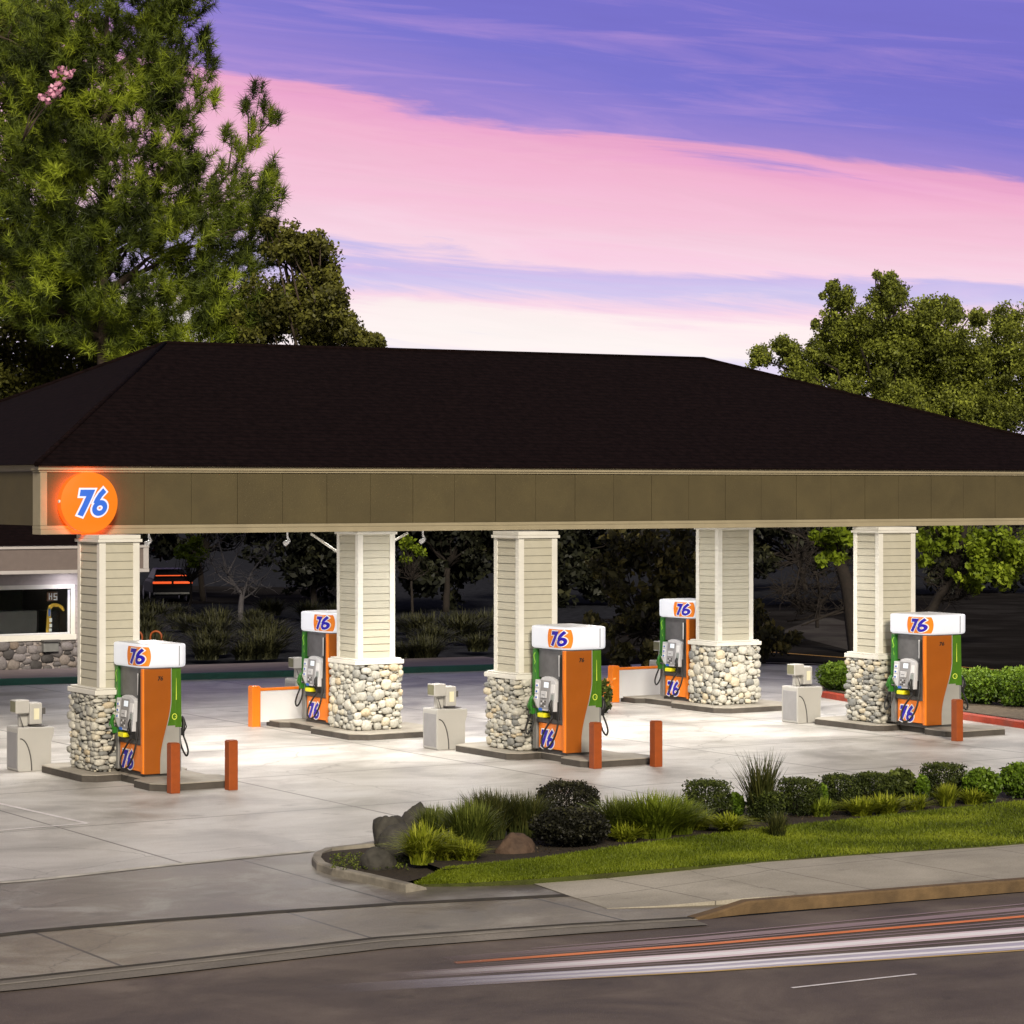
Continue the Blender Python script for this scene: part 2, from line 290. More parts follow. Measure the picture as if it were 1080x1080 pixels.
# ------------------------------------------------------------ object helpers
col=sc.collection
def link(o,parent=None):
    col.objects.link(o)
    if parent: o.parent=parent
    return o
def tag(o,label=None,cat=None,group=None,kind=None):
    if label: o['label']=label
    if cat: o['category']=cat
    if group: o['group']=group
    if kind: o['kind']=kind
    return o
def empty(name,loc,label,cat,group=None,rz=0):
    o=bpy.data.objects.new(name,None); o.empty_display_size=.3; link(o); o.location=loc; o.rotation_euler=(0,0,rz)
    return tag(o,label,cat,group)
def copy_tree(o,parent=None):
    c=o.copy(); link(c)
    if parent: c.parent=parent
    for ch in list(o.children): copy_tree(ch,c)
    return c
class MB:
    def __init__(s): s.v=[];s.f=[];s.sm=[]
    def add(s,vs,fs,smooth=False):
        b=len(s.v); s.v+= [tuple(v) for v in vs]; s.f+=[tuple(i+b for i in f) for f in fs]; s.sm+=[smooth]*len(fs); return s
    def box(s,x0,x1,y0,y1,z0,z1):
        return s.add([(x0,y0,z0),(x1,y0,z0),(x1,y1,z0),(x0,y1,z0),(x0,y0,z1),(x1,y0,z1),(x1,y1,z1),(x0,y1,z1)],
            [(0,3,2,1),(4,5,6,7),(0,1,5,4),(1,2,6,5),(2,3,7,6),(3,0,4,7)])
    def prism(s,poly,z0,z1):
        n=len(poly); vs=[(p[0],p[1],z0) for p in poly]+[(p[0],p[1],z1) for p in poly]
        return s.add(vs,[tuple(range(n-1,-1,-1)),tuple(range(n,2*n))]+[(i,(i+1)%n,n+(i+1)%n,n+i) for i in range(n)])
    def xprism(s,poly,x0,x1):   # poly in (y,z)
        n=len(poly); vs=[(x0,p[0],p[1]) for p in poly]+[(x1,p[0],p[1]) for p in poly]
        return s.add(vs,[tuple(range(n)),tuple(range(2*n-1,n-1,-1))]+[(i,n+i,n+(i+1)%n,(i+1)%n) for i in range(n)])
    def yprism(s,poly,y0,y1):   # poly in (x,z)
        n=len(poly); vs=[(p[0],y0,p[1]) for p in poly]+[(p[0],y1,p[1]) for p in poly]
        return s.add(vs,[tuple(range(n)),tuple(range(2*n-1,n-1,-1))]+[(i,n+i,n+(i+1)%n,(i+1)%n) for i in range(n)])
    def tube(s,pts,r,n=8,r1=None,caps=True):
        pts=[Vector(p) for p in pts]; rings=[]; b=len(s.v); up=Vector((0,0,1)); prev=None
        for i,p in enumerate(pts):
            t=(pts[min(i+1,len(pts)-1)]-pts[max(i-1,0)])
            if t.length<1e-9: t=Vector((0,0,1))
            t.normalize()
            if prev is None: a=t.cross(up if abs(t.z)<.95 else Vector((1,0,0))).normalized()
            else:
                a=(prev-t*prev.dot(t)); a=a.normalized() if a.length>1e-6 else t.orthogonal().normalized()
            prev=a; c=t.cross(a); k=i/(len(pts)-1); rr=(r if r1 is None else r*(1-k)+r1*k) if not isinstance(r,(list,tuple)) else r[i]
            for j in range(n):
                an=2*math.pi*j/n; s.v.append(tuple(p+a*math.cos(an)*rr+c*math.sin(an)*rr))
        for i in range(len(pts)-1):
            for j in range(n):
                s.f.append((b+i*n+j,b+i*n+(j+1)%n,b+(i+1)*n+(j+1)%n,b+(i+1)*n+j)); s.sm.append(True)
        if caps:
            s.f.append(tuple(b+j for j in range(n-1,-1,-1))); s.sm.append(False)
            e=b+(len(pts)-1)*n; s.f.append(tuple(e+j for j in range(n))); s.sm.append(False)
        return s
    def build(s,name,m,parent=None,loc=None,bevel=0,fix=True):
        me=bpy.data.meshes.new(name); me.from_pydata(s.v,[],s.f); me.polygons.foreach_set('use_smooth',s.sm)
        if m is not None: me.materials.append(m)
        if fix:
            bm=bmesh.new(); bm.from_mesh(me); bmesh.ops.recalc_face_normals(bm,faces=bm.faces); bm.to_mesh(me); bm.free()
        me.update(); o=bpy.data.objects.new(name,me); link(o,parent)
        if loc: o.location=loc
        if bevel:
            b=o.modifiers.new('bevel','BEVEL'); b.width=bevel; b.segments=2; b.limit_method='ANGLE'; b.angle_limit=R(40); b.harden_normals=False
        return o
def catmull(pts,k=6):
    P=[Vector(p) for p in pts]; P=[P[0]]+P+[P[-1]]; out=[]
    for i in range(1,len(P)-2):
        for j in range(k):
            t=j/k; a,b,c,d=P[i-1],P[i],P[i+1],P[i+2]
            out.append(.5*((2*b)+(c-a)*t+(2*a-5*b+4*c-d)*t*t+(3*b-a-3*c+d)*t**3))
    out.append(P[-2]); return out
def rawmesh(name,V,Fq,tone,m,parent=None,loc=None,nv=4,smooth=False):
    me=bpy.data.meshes.new(name); V=np.asarray(V,dtype=np.float32).reshape(-1,3); Fq=np.asarray(Fq,dtype=np.int32).reshape(-1,nv)
    me.vertices.add(len(V)); me.vertices.foreach_set('co',V.ravel())
    me.loops.add(Fq.size); me.loops.foreach_set('vertex_index',Fq.ravel())
    me.polygons.add(len(Fq)); me.polygons.foreach_set('loop_start',np.arange(0,Fq.size,nv,dtype=np.int32))
    me.polygons.foreach_set('loop_total',np.full(len(Fq),nv,dtype=np.int32))
    if smooth: me.polygons.foreach_set('use_smooth',np.ones(len(Fq),dtype=bool))
    if tone is not None:
        at=me.attributes.new('tone','FLOAT','POINT'); at.data.foreach_set('value',np.asarray(tone,dtype=np.float32))
    me.materials.append(m); me.update(); me.validate()
    o=bpy.data.objects.new(name,me); link(o,parent)
    if loc is not None: o.location=loc
    return o
def unit(a): return a/np.maximum(np.linalg.norm(a,axis=1,keepdims=True),1e-9)
def leaves(name,C,size,tone,m,parent=None,loc=None,aspect=.55,down=0.0):
    n=len(C); A=rng.normal(size=(n,3)); A[:,2]-=down; A=unit(A); B=unit(np.cross(A,rng.normal(size=(n,3))))
    s=np.asarray(size).reshape(-1,1)*np.ones((n,1)); Nn=np.cross(A,B)
    V=np.stack([C-A*s,C+B*s*aspect+Nn*s*.15,C+A*s,C-B*s*aspect+Nn*s*.15],axis=1)
    return rawmesh(name,V,np.arange(4*n).reshape(n,4),np.repeat(tone,4),m,parent,loc)
def blob_points(centers,radii,n,shell=.55):
    """random points in a union of blobs, more of them near the surface"""
    centers=np.asarray(centers,float); radii=np.asarray(radii,float)
    if radii.ndim==1: radii=np.stack([radii]*3,1)
    w_=(radii.prod(1))**.67; w_/=w_.sum(); idx=rng.choice(len(centers),n,p=w_)
    D=unit(rng.normal(size=(n,3))); rr=(shell+(1-shell)*rng.random(n))**.8
    lump=1+.22*np.sin(D[:,0]*5+idx)*np.cos(D[:,1]*6+idx*2)+.12*np.sin(D[:,2]*9+idx)
    return centers[idx]+D*radii[idx]*(rr*lump)[:,None],idx,D
# ------------------------------------------------------------ setting: ground
def sheet(name,px,m,z,kind='structure',thick=None):
    pts=[G(x,y,z) for x,y in px]
    mb=MB(); 
    mb.add(pts,[tuple(range(len(pts)))])
    o=mb.build(name,m,fix=False)
    if o.data.polygons[0].normal.z<0: o.data.flip_normals()
    return tag(o,kind=kind)
def flat(name,pts,m,z):
    mb=MB(); mb.add([(p[0],p[1],z) for p in pts],[tuple(range(len(pts)))]); o=mb.build(name,m,fix=False)
    if o.data.polygons[0].normal.z<0: o.data.flip_normals()
    return tag(o,kind='structure')
flat('ground',[(-600,-60),(900,-60),(900,1500),(-600,1500)],M['soil2'],-.03)
flat('gas_station_lot',[(-14,31.9),(13.5,32.1),G(330,898)[:2],(22,33.6),(44,35.3),(60,36.5),(60,64),(-14,66)],M['lot'],0)
flat('driveway',[(-14,28.5),G(36,983)[:2],G(420,954)[:2],G(620,944)[:2],G(700,925)[:2],(20,29.6),(19.5,33.5),G(330,898)[:2],(13.5,32.12),(-14,31.92)],M['drive'],.004)
flat('driveway_apron',[(-14,26.8),G(36,1035)[:2],G(400,993)[:2],G(735,969)[:2],G(800,947)[:2],G(790,925)[:2],G(620,944)[:2],G(420,954)[:2],G(36,983)[:2],(-14,28.5)],M['apron'],.008)
flat('road',[(-60,-30),(120,-30),(120,17.5),G(1080,941)[:2],G(735,970)[:2],G(400,994)[:2],G(36,1036)[:2],(-14,27),(-60,29)],M['road'],-.004)
def strip(name,a,b,wid,m,z,kind='structure'):
    a=Vector(a[:2]);b=Vector(b[:2]); d=(b-a).normalized(); n=Vector((-d.y,d.x))*wid/2
    return flat(name,[a-n,b-n,b+n,a+n],m,z)
def polystrip(name,px,wid,m,z,taper=False):
    P=[Vector(G(x,y)[:2]) for x,y in px]; L=[];Rr=[]
    if taper: P=[P[0],P[0].lerp(P[1],.35)]+P[1:]
    for i,p in enumerate(P):
        d=(P[min(i+1,len(P)-1)]-P[max(i-1,0)]).normalized(); n=Vector((-d.y,d.x))*wid/2
        if taper: n=n*(.06,.5,.85)[i] if i<3 else n
        L.append(p+n);Rr.append(p-n)
    n=len(P); mb=MB(); mb.add([(q.x,q.y,z) for q in L+Rr],[(i,i+1,n+i+1,n+i) for i in range(n-1)])
    o=mb.build(name,m,fix=False)
    if o.data.polygons[0].normal.z<0: o.data.flip_normals()
    return tag(o,kind='structure')
# pale lip of the lot, dark joint of the sidewalk, gutter
M['lip']=mat('pale_lip',(.50,.47,.41),.7,var=.35,scale=3)
M['darkjoint']=mat('dark_joint',(.045,.038,.026),.9,var=.5,scale=4)
polystrip('lot_edge_lip',[(-60,936),(36,929),(150,916),(250,906),(330,898)],.16,M['lip'],.012)
polystrip('pavement_joint',[(-60,994),(36,983),(150,973),(300,962),(420,954),(620,944)],.2,M['darkjoint'],.012)
polystrip('gutter_pan',[(-60,1046),(36,1037),(200,1019),(400,996),(600,981),(735,972)],.62,slab('gutter_concrete',(.2,.178,.145,1),(.14,.125,.1,1),(.27,.24,.2,1)),.012)
polystrip('gutter_line',[(-60,1041),(36,1031),(200,1013),(400,990),(600,976),(735,968.5)],.09,M['darkjoint'],.016)
polystrip('gutter_lip',[(-60,1046),(36,1036),(200,1017.5),(400,994),(600,979),(735,971)],.07,M['kerb'],.0165)
# car light trails, coloured onto the road as flat bands; the dash is a marking
def trail(dy,x0,sp=0):   # trails parallel to the kerb, dy = photo pixels above the first white trail at the right edge
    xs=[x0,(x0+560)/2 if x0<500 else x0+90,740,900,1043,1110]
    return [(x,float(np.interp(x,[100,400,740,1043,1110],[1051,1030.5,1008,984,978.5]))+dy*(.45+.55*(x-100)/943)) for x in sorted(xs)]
polystrip('white_light_trail',trail(0,330),.36,M['trailpink'],.003)
polystrip('white_light_trail',trail(0,430),.17,M['trailwhite'],.0045)
polystrip('pale_light_trail',trail(15.5,300),.46,M['traillilac'],.003)
polystrip('white_light_trail',trail(12,330),.085,M['trailwhite'],.005)
polystrip('white_light_trail',trail(17,360),.11,M['trailwhite'],.005)
polystrip('orange_light_trail',trail(-14,480),.12,M['trailorange'],.004)
polystrip('yellow_light_trail',trail(21,420),.06,faded('yellow_trail_fade',(.6,.4,.1,1),RC,13.5,16.5),.005)
polystrip('faint_light_trail',trail(-22,470),.2,M['trailfaint'],.002)
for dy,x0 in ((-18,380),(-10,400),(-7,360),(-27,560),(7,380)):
    polystrip('faint_light_trail',trail(dy,x0),.05,M['trailfaint'],.0025)
polystrip('white_lane_dash',[(835,1042),(966,1027.5)],.05,M['roadwhite'],.003)
# painted box corner at the left of the lot
polystrip('white_box_line',[(-30,841),(36,856),(92,868.5)],.09,M['roadwhite'],.006)
polystrip('white_box_line',[(-30,879),(36,873),(92,868.8)],.09,M['roadwhite'],.007)
# raised right pavement with its kerb
ZS=.13
def heightsheet(name,pairs,m):  # pairs of (near px, far px, z): quad strip
    mb=MB(); a=[G(p[0],p[1],z) for p,q,z in pairs]; b=[G(q[0],q[1],z) for p,q,z in pairs]; n=len(pairs)
    mb.add(a+b,[(i,i+1,n+i+1,n+i) for i in range(n-1)]); mb.add(a+[(p[0],p[1],-.02) for p in a],[(n+i,n+i+1,i+1,i) for i in range(n-1)]); o=mb.build(name,m,fix=False)
    if o.data.polygons[0].normal.z<0: o.data.flip_normals()
    return tag(o,kind='structure')
heightsheet('pavement',[((640,958),(560,931),.013),((700,955),(640,926),.03),((800,946),(720,917),.08),((840,944),(800,908),ZS),((1043,929.5),(1043,892),ZS),((1140,922),(1140,884),ZS)],M['walk'])
def kerbpath(name,px,wid,m,z0=-.02,kind='structure',inner=None):
    """px: (x,y,ztop) of the road-side top edge"""
    P=[Vector(G(x,y,z)) for x,y,z in px]; mb=MB(); n=len(P); A=[];B=[]
    for i,p in enumerate(P):
        d=(P[min(i+1,n-1)]-P[max(i-1,0)]); d=Vector((d.x,d.y,0)).normalized(); nn=Vector((-d.y,d.x,0))
        A.append(p); B.append(p+nn*wid)
    v=[]; 
    for a,b in zip(A,B):
        r=.02
        v+=[(a.x,a.y,z0),(a.x,a.y,a.z-r),(a.x+(b.x-a.x)*.12,a.y+(b.y-a.y)*.12,a.z),(b.x,b.y,a.z),(b.x,b.y,z0)]
    f=[]
    for i in range(n-1):
        for j in range(4): f.append((i*5+j,(i+1)*5+j,(i+1)*5+j+1,i*5+j+1))
    f+= [(0,1,2,3,4),tuple((n-1)*5+j for j in (4,3,2,1,0))]
    mb.add(v,f); return tag(mb.build(name,m),kind=kind)
kerbpath('kerb',[(735,968,.018),(762,960,.06),(790,950.5,ZS+.004),(840,946.5,ZS+.004),(900,942,ZS+.004),(1043,930.5,ZS+.004),(1140,923,ZS+.004)],.16,M['kerb_brown'])
# lawn and bed (a gentle mound)
def lz(t,x): return (.03+.115*min(max((x-430)/370,0),1))*(1-t)+.2*t
def bedz(t): return .13+.10*math.sin(math.pi*min(max(t,0),1))
lawn_low=[(436,933),(500,931),(560,927.5),(640,921),(720,915),(800,908.5),(900,901),(1043,892),(1140,884)]
lawn_high=[(470,916),(520,911),(575,905),(645,894),(720,884),(800,874),(900,864),(1043,848),(1140,838)]
bed_high=[(400,892),(470,884),(560,874),(640,862),(720,858),(800,850),(900,843),(1043,832),(1140,826)]
def grid_between(name,lo,hi,m,zf,k=8):
    mb=MB(); vs=[]; n=len(lo)
    for i in range(n):
        for j in range(k+1):
            t=j/k; x=lo[i][0]*(1-t)+hi[i][0]*t; y=lo[i][1]*(1-t)+hi[i][1]*t
            vs.append(G(x,y,zf(t,lo[i][0])))
    f=[(i*(k+1)+j,(i+1)*(k+1)+j,(i+1)*(k+1)+j+1,i*(k+1)+j+1) for i in range(n-1) for j in range(k)]
    mb.add(vs,f,True)
    if name=='lawn_ground':
        e=[vs[i*(k+1)] for i in range(n)]; mb.add(e+[(p[0],p[1],-.02) for p in e],[(n+i,n+i+1,i+1,i) for i in range(n-1)])
    o=mb.build(name,m,fix=False)
    if o.data.polygons[0].normal.z<0: o.data.flip_normals()
    return tag(o,kind='structure')
grid_between('lawn_ground',lawn_low,lawn_high,M['lawnbase'],lambda t,x:lz(t,x))
grid_between('planting_bed',[(x-2,y+1) for x,y in lawn_high],bed_high,M['soil'],lambda t,x:.2-.07*t)
# island nose bed and its kerb
nose=[(426,931),(380,921),(345,914),(333,908),(334,902),(350,897.5),(400,893)]
mb=MB(); pts=[G(x,y,.10) for x,y in nose+[(440,884),(480,884),(540,900)]]; mb.add(pts,[tuple(range(len(pts)))])
o=mb.build('planting_bed',M['soil'],fix=False)
if o.data.polygons[0].normal.z<0: o.data.flip_normals()
tag(o,kind='structure')
kerbpath('kerb',[(x,y,.115) for x,y in [(450,879),(400,887.5),(360,891.5),(342,894),(331,899),(329,904),(334,909.5),(350,915),(385,922.5),(428,932.5)]]+[(450,936,.03)],.12,M['kerb'])
kerbpath('kerb',[(x,y,.14) for x,y in [(1140,820),(1043,828),(900,840),(720,855),(640,860),(560,868),(450,879)]],.15,M['kerb'])
# grass blades on the lawn
def lawn_blades(n=90000):
    i=rng.integers(0,len(lawn_low)-1,n); f=rng.random(n); t=rng.random(n)
    lo=np.array(lawn_low,float); hi=np.array(lawn_high,float)
    wseg=np.array([lo[k+1,0]-lo[k,0] for k in range(len(lo)-1)]); i=rng.choice(len(lo)-1,n,p=wseg/wseg.sum())
    a=lo[i]*(1-f[:,None])+lo[i+1]*f[:,None]; b=hi[i]*(1-f[:,None])+hi[i+1]*f[:,None]
    p=a*(1-t[:,None])+b*t[:,None]
    z=(.03+.115*np.clip((p[:,0]-430)/370,0,1))*(1-t)+.2*t; Z=(EYE-z)*F/(p[:,1]-HZ); X=(p[:,0]-540)/F
    u=(X*C_+S_)*Z; v=(-X*S_+C_)*Z; B=np.stack([u,v,z-.003],1)
    h=.02+.03*rng.random(n); an=rng.random(n)*6.28; wd=.006+.006*rng.random(n)
    lean=rng.normal(size=(n,2))*.02
    s=np.stack([np.cos(an)*wd,np.sin(an)*wd,0*wd],1)
    T=B+np.stack([lean[:,0],lean[:,1],h],1)
    V=np.stack([B-s,B+s,T],1)
    pat=np.array([mnoise.noise(Vector((a_*.9,b_*1.3,0))) for a_,b_ in zip(u,v)])
    tone=np.clip(.5+pat*.7+rng.normal(size=n)*.15,0,1)
    o=rawmesh('grass',V,np.arange(3*n).reshape(n,3),np.repeat(tone,3),M['lawn'],nv=3)
    tag(o,'short mown green lawn between the kerbside pavement and the planting bed','grass',kind='stuff')
lawn_blades()

# far side: green kerb, pink walkway, streets
def kerb_uv(name,a,b,w_,h,m,z0=-.02):
    a=Vector(a);b=Vector(b); d=(b-a).normalized(); n=Vector((-d.y,d.x))*w_
    mb=MB(); mb.prism([a,b,b+n,a+n],z0,h); return tag(mb.build(name,m,bevel=.02),kind='structure')
A=Vector(G(-60,725)[:2]); B=Vector(G(560,706)[:2])
kerb_uv('green_kerb',A,B,.22,.17,M['kerb_green'])
dd=(B-A).normalized(); nn=Vector((-dd.y,dd.x))
mb=MB(); mb.prism([A+nn*.223,B+nn*.223,B+nn*3.4,A+nn*3.4],-.02,.165); tag(mb.build('walkway',M['pinkwalk']),kind='structure')
# side street on the right
far_near=[(560,706),(735,699),(855,702),(1080,718)]
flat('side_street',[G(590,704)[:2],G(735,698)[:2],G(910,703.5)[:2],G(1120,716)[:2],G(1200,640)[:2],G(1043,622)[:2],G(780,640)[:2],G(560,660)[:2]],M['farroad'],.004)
polystrip('yellow_street_line',[(720,684),(800,687),(905,695),(1043,706),(1120,712)],.16,M['yellowline'],.010)
polystrip('side_street_edge',[(735,697),(855,700.5),(912,703.5)],.22,M['kerb'],.012)
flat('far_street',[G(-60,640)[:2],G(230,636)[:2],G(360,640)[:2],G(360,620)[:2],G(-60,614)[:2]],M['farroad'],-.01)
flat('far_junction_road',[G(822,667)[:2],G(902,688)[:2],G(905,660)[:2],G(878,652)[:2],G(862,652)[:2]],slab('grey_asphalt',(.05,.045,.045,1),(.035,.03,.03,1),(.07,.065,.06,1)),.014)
# red kerb round the right planting
rk=[(866,729),(880,731.5),(905,735.5),(960,744),(1043,756),(1100,764)]
kerbpath('red_kerb',[(x,y,.15) for x,y in rk],.16,M['kerb_red'])
mb=MB(); pts=[G(x,y-2,.145) for x,y in rk]+[G(1110,730,.145),G(1043,715,.145),G(900,706,.145),G(866,709,.145)]
mb.add(pts,[tuple(range(len(pts)))]); o=mb.build('planting_strip',mat('dry_soil',(.10,.075,.05),.95,var=.4,scale=10,bump=.8),fix=False)
if o.data.polygons[0].normal.z<0: o.data.flip_normals()
tag(o,kind='structure')

# ------------------------------------------------------------ "76" glyphs
def stroke2d(path,wd,closed=False,ext=0):
    P=[np.array(p,float) for p in path]; n=len(P)
    if ext and not closed:
        d=P[0]-P[1]; P[0]=P[0]+d/np.linalg.norm(d)*ext; d=P[-1]-P[-2]; P[-1]=P[-1]+d/np.linalg.norm(d)*ext
    L=[];Rr=[]
    for i in range(n):
        if closed: a=P[i]-P[i-1]; b=P[(i+1)%n]-P[i]
        else: a=P[i]-P[max(i-1,0)] if i>0 else P[1]-P[0]; b=P[i+1]-P[i] if i<n-1 else a
        a=a/np.linalg.norm(a); b=b/np.linalg.norm(b); na=np.array([-a[1],a[0]]); nb=np.array([-b[1],b[0]])
        m_=na+nb; m_/=np.linalg.norm(m_); k=1/max(.35,m_.dot(na)); L.append(P[i]+m_*wd/2*k); Rr.append(P[i]-m_*wd/2*k)
    q=[]
    rngi=range(n) if closed else range(n-1)
    for i in rngi:
        j=(i+1)%n; q.append([L[i],Rr[i],Rr[j],L[j]])
    return q
def subdiv_path(P,k=5):
    out=[]
    for i in range(len(P)-1):
        for j in range(k): out.append(tuple(np.array(P[i])*(1-j/k)+np.array(P[i+1])*j/k))
    out.append(P[-1]); return out
SEVEN=[(.02,.87),(.47,.87),(.20,.0)]
SIX=[(1.06,.98),(.90,.80),(.80,.62),(.75,.46)]
RING=[(.97+.23*math.cos(a),.29+.205*math.sin(a)) for a in [2*math.pi*i/20 for i in range(20)]]
def glyphs(extra=0,ext=0):
    """list of (layer,quads) in a unit-high slanted box about 1.25 wide"""
    sh=lambda q:[[np.array([p[0]+.20*p[1],p[1]]) for p in quad] for quad in q]
    out=[(0,sh(stroke2d(SEVEN,.25+extra,ext=ext))),(1,sh(stroke2d(RING,.20+extra,True))),(2,sh(stroke2d(SIX,.22+extra,ext=ext)))]
    return out
def logo(name,mapf,w_,h,parent,mw,mb_,z0=.004):
    """mapf(a,b,off): a right, b up in metres from centre"""
    for nm,ex,et,m,base in ((name+'_outline',.14,.07,mw,0),(name,0,0,mb_,1)):
        if m is None: continue
        g=MB()
        for lay,qs in glyphs(ex,et):
            for q in qs:
                # subdivide every quad so that it can follow a curved face
                K=4
                for i in range(K):
                    a=[q[0]*(1-i/K)+q[3]*i/K,q[1]*(1-i/K)+q[2]*i/K,q[1]*(1-(i+1)/K)+q[2]*(i+1)/K,q[0]*(1-(i+1)/K)+q[3]*(i+1)/K]
                    off=z0+base*.006+lay*.0015
                    g.add([mapf((p[0]-.71)*w_/1.36,(p[1]-.5)*h,off) for p in a],[(0,1,2,3)])
        g.build(nm,m,parent,fix=False)
def disc_clip(mapf,r,zh,off,n=28,k=10):
    """disc of radius r clipped at +-zh"""
    g=MB(); rows=[]
    for j in range(k+1):
        z=-zh+2*zh*j/k; x=math.sqrt(max(r*r-z*z,0)); rows.append([mapf(-x+2*x*i/n,z,off) for i in range(n+1)])
    vs=[p for r_ in rows for p in r_]; g.add(vs,[(j*(n+1)+i,j*(n+1)+i+1,(j+1)*(n+1)+i+1,(j+1)*(n+1)+i) for j in range(k) for i in range(n)],True)
    return g

# ------------------------------------------------------------ stone packing
_ico=bmesh.new(); bmesh.ops.create_icosphere(_ico,subdivisions=2,radius=1); _ico.verts.ensure_lookup_table()
IV=np.array([v.co[:] for v in _ico.verts]); IF=np.array([[v.index for v in f.verts] for f in _ico.faces]); _ico.free()
def pack(W,H,smax=.105,smin=.022,flatness=.7,seed=1,tries=9000):
    r=np.random.default_rng(seed); pts=[]
    for k in range(tries):
        t=k/tries; s=smax*(1-t)**1.3+smin; s*=r.uniform(.7,1.1); asp=r.uniform(flatness*.6,1.0 if flatness>.7 else .72)
        x=r.uniform(0,W); z=r.uniform(s*asp*.8,H-s*asp*.6)
        ok=True
        for (px,pz,ps,pa) in pts:
            dx=abs(px-x); dx=min(dx,W-dx); dz=(pz-z)
            if (dx/(ps+s))**2+(dz/(ps*pa+s*asp))**2<.66: ok=False;break
        if ok: pts.append((x,z,s,asp))
    return pts
def stones(pts,corner,seed,thick=.55):
    """corner(perim x)->(pos2d, normal2d); returns V,F,tone"""
    r=np.random.default_rng(seed); V=[];Fs=[];T=[]; b=0
    for (x,z,s,asp) in pts:
        p,nrm=corner(x); tng=np.array([-nrm[1],nrm[0]])
        loc=IV.copy(); ex=r.uniform(2.2,3.2)
        loc=np.sign(loc)*np.abs(loc)**(2/ex)          # boxier pebbles
        loc+= .10*np.sin(loc[:,[1,2,0]]*r.uniform(2,4)+r.uniform(0,6))
        a=r.uniform(-.3,.3); lx=loc[:,0]*math.cos(a)-loc[:,2]*math.sin(a); lz=loc[:,0]*math.sin(a)+loc[:,2]*math.cos(a)
        k=.98
        P=np.zeros_like(loc); P[:,:2]=p+np.outer(lx*s*k,tng)+np.outer(loc[:,1]*s*thick,nrm); P[:,2]=z+lz*s*asp*k
        V.append(P);Fs.append(IF+b);T.append(np.full(len(P),r.random()));b+=len(P)
    return np.concatenate(V),np.concatenate(Fs),np.concatenate(T)
def box_perim(a,b,ox,oy):
    """rectangle a x b with lower-left corner (ox,oy)"""
    def f(x):
        L=2*(a+b); x%=L
        if x<a: return np.array([ox+x,oy]),unit2(0,-1,x,a)
        x-=a
        if x<b: return np.array([ox+a,oy+x]),unit2(1,0,x,b)
        x-=b
        if x<a: return np.array([ox+a-x,oy+b]),unit2(0,1,x,a)
        x-=a
        return np.array([ox,oy+b-x]),unit2(-1,0,x,b)
    return f
def unit2(nx,ny,x,L): return np.array([float(nx),float(ny)])

# ------------------------------------------------------------ canopy columns
HC=4.28     # underside of the beam
def make_column(pos,w_,d_,label,seed,flatness,group='columns carrying the station canopy',smat='stone'):
    t=empty('canopy_column',pos,label,'column',group)
    z0=0; HS=1.36; zc=1.47; top=HC-pos[2]
    e=.10
    mb=MB(); mb.box(-e+.05,w_+e-.05,-e+.05,d_+e-.05,z0,HS); core=mb.build('stone_core',M['mortar'],t)
    W=2*(w_+d_+4*e-.0)
    V,Fq,T=stones(pack(W,HS,seed=seed,flatness=flatness,smax=.108 if flatness>.75 else .10),box_perim(w_+2*e,d_+2*e,-e,-e),seed)
    rawmesh('stone_base',V,Fq,T,M[smat],t,nv=3,smooth=True)
    mb=MB(); c=e+.06; mb.box(-c,w_+c,-c,d_+c,HS-.01,zc-.03); c=e+.02; mb.box(-c,w_+c,-c,d_+c,zc-.028,zc); mb.build('stone_cap',M['trim'],t,bevel=.012)
    # siding boards, each a wedge with a shadow gap
    mb=MB(); mb.box(.016,w_-.016,.016,d_-.016,zc-.02,top-.01); mb.build('siding_core',M['gap'],t)
    mb=MB(); h=.148; z=zc
    while z<top-.02:
        z1=min(z+h-.009,top-.005); o1=.016
        for (ax,sx_) in (('f',-1),('b',1),('l',-1),('r',1)):
            pass
        a0,b0=-o1,w_+o1; c0,d0=-o1,d_+o1
        lo=[(a0,c0,z),(b0,c0,z),(b0,d0,z),(a0,d0,z)]; hi=[(0,0,z1),(w_,0,z1),(w_,d_,z1),(0,d_,z1)]
        mb.add(lo+hi,[(0,1,5,4),(1,2,6,5),(2,3,7,6),(3,0,4,7),(3,2,1,0),(4,5,6,7)]); z+=h
    mb.build('siding',M['siding'],t)
    tw=.10
    for (x0,y0) in ((0,0),(w_,0),(0,d_),(w_,d_)):
        sx1=1 if x0==0 else -1; sy1=1 if y0==0 else -1
        xa,xb=sorted((x0-.022*sx1,x0+tw*sx1)); ya,yb=sorted((y0-.022*sy1,y0+tw*sy1))
        mb=MB(); mb.box(xa,xb,ya,yb,zc+.001,top-.10); mb.build('corner_trim',M['trim'],t,bevel=.006)
    mb=MB(); c=.06; mb.box(-c,w_+c,-c,d_+c,top-.13,top-.075); c=.035; mb.box(-c,w_+c,-c,d_+c,top-.073,top-.002); mb.build('column_cap',M['trim'],t,bevel=.008)
    return t
ZI=.13
cols=[('C1',105.6,814,.72,.95,.62,'cream siding column on a stone base, foremost, right of the store window'),
      ('C2',547.5,791.5,.83,.86,.62,'cream siding column on a stone base in the middle of the front row, behind the pump with twin posts'),
      ('C3',927,762.5,.97,.80,.62,'cream siding column on a stone base at the right end, beside the pump by the red kerb'),
      ('R1',378,770.5,.83,.88,.9,'cream siding column on a pale cobblestone base, left one of the back row'),
      ('R2',757.5,743.5,.97,.82,.9,'cream siding column on a pale cobblestone base, right one of the back row, left of the leafless tree')]
for i,(k,x,y,w_,d_,fl,lab) in enumerate(cols):
    make_column(G(x,y,ZI),w_,d_,lab,11+i,fl)

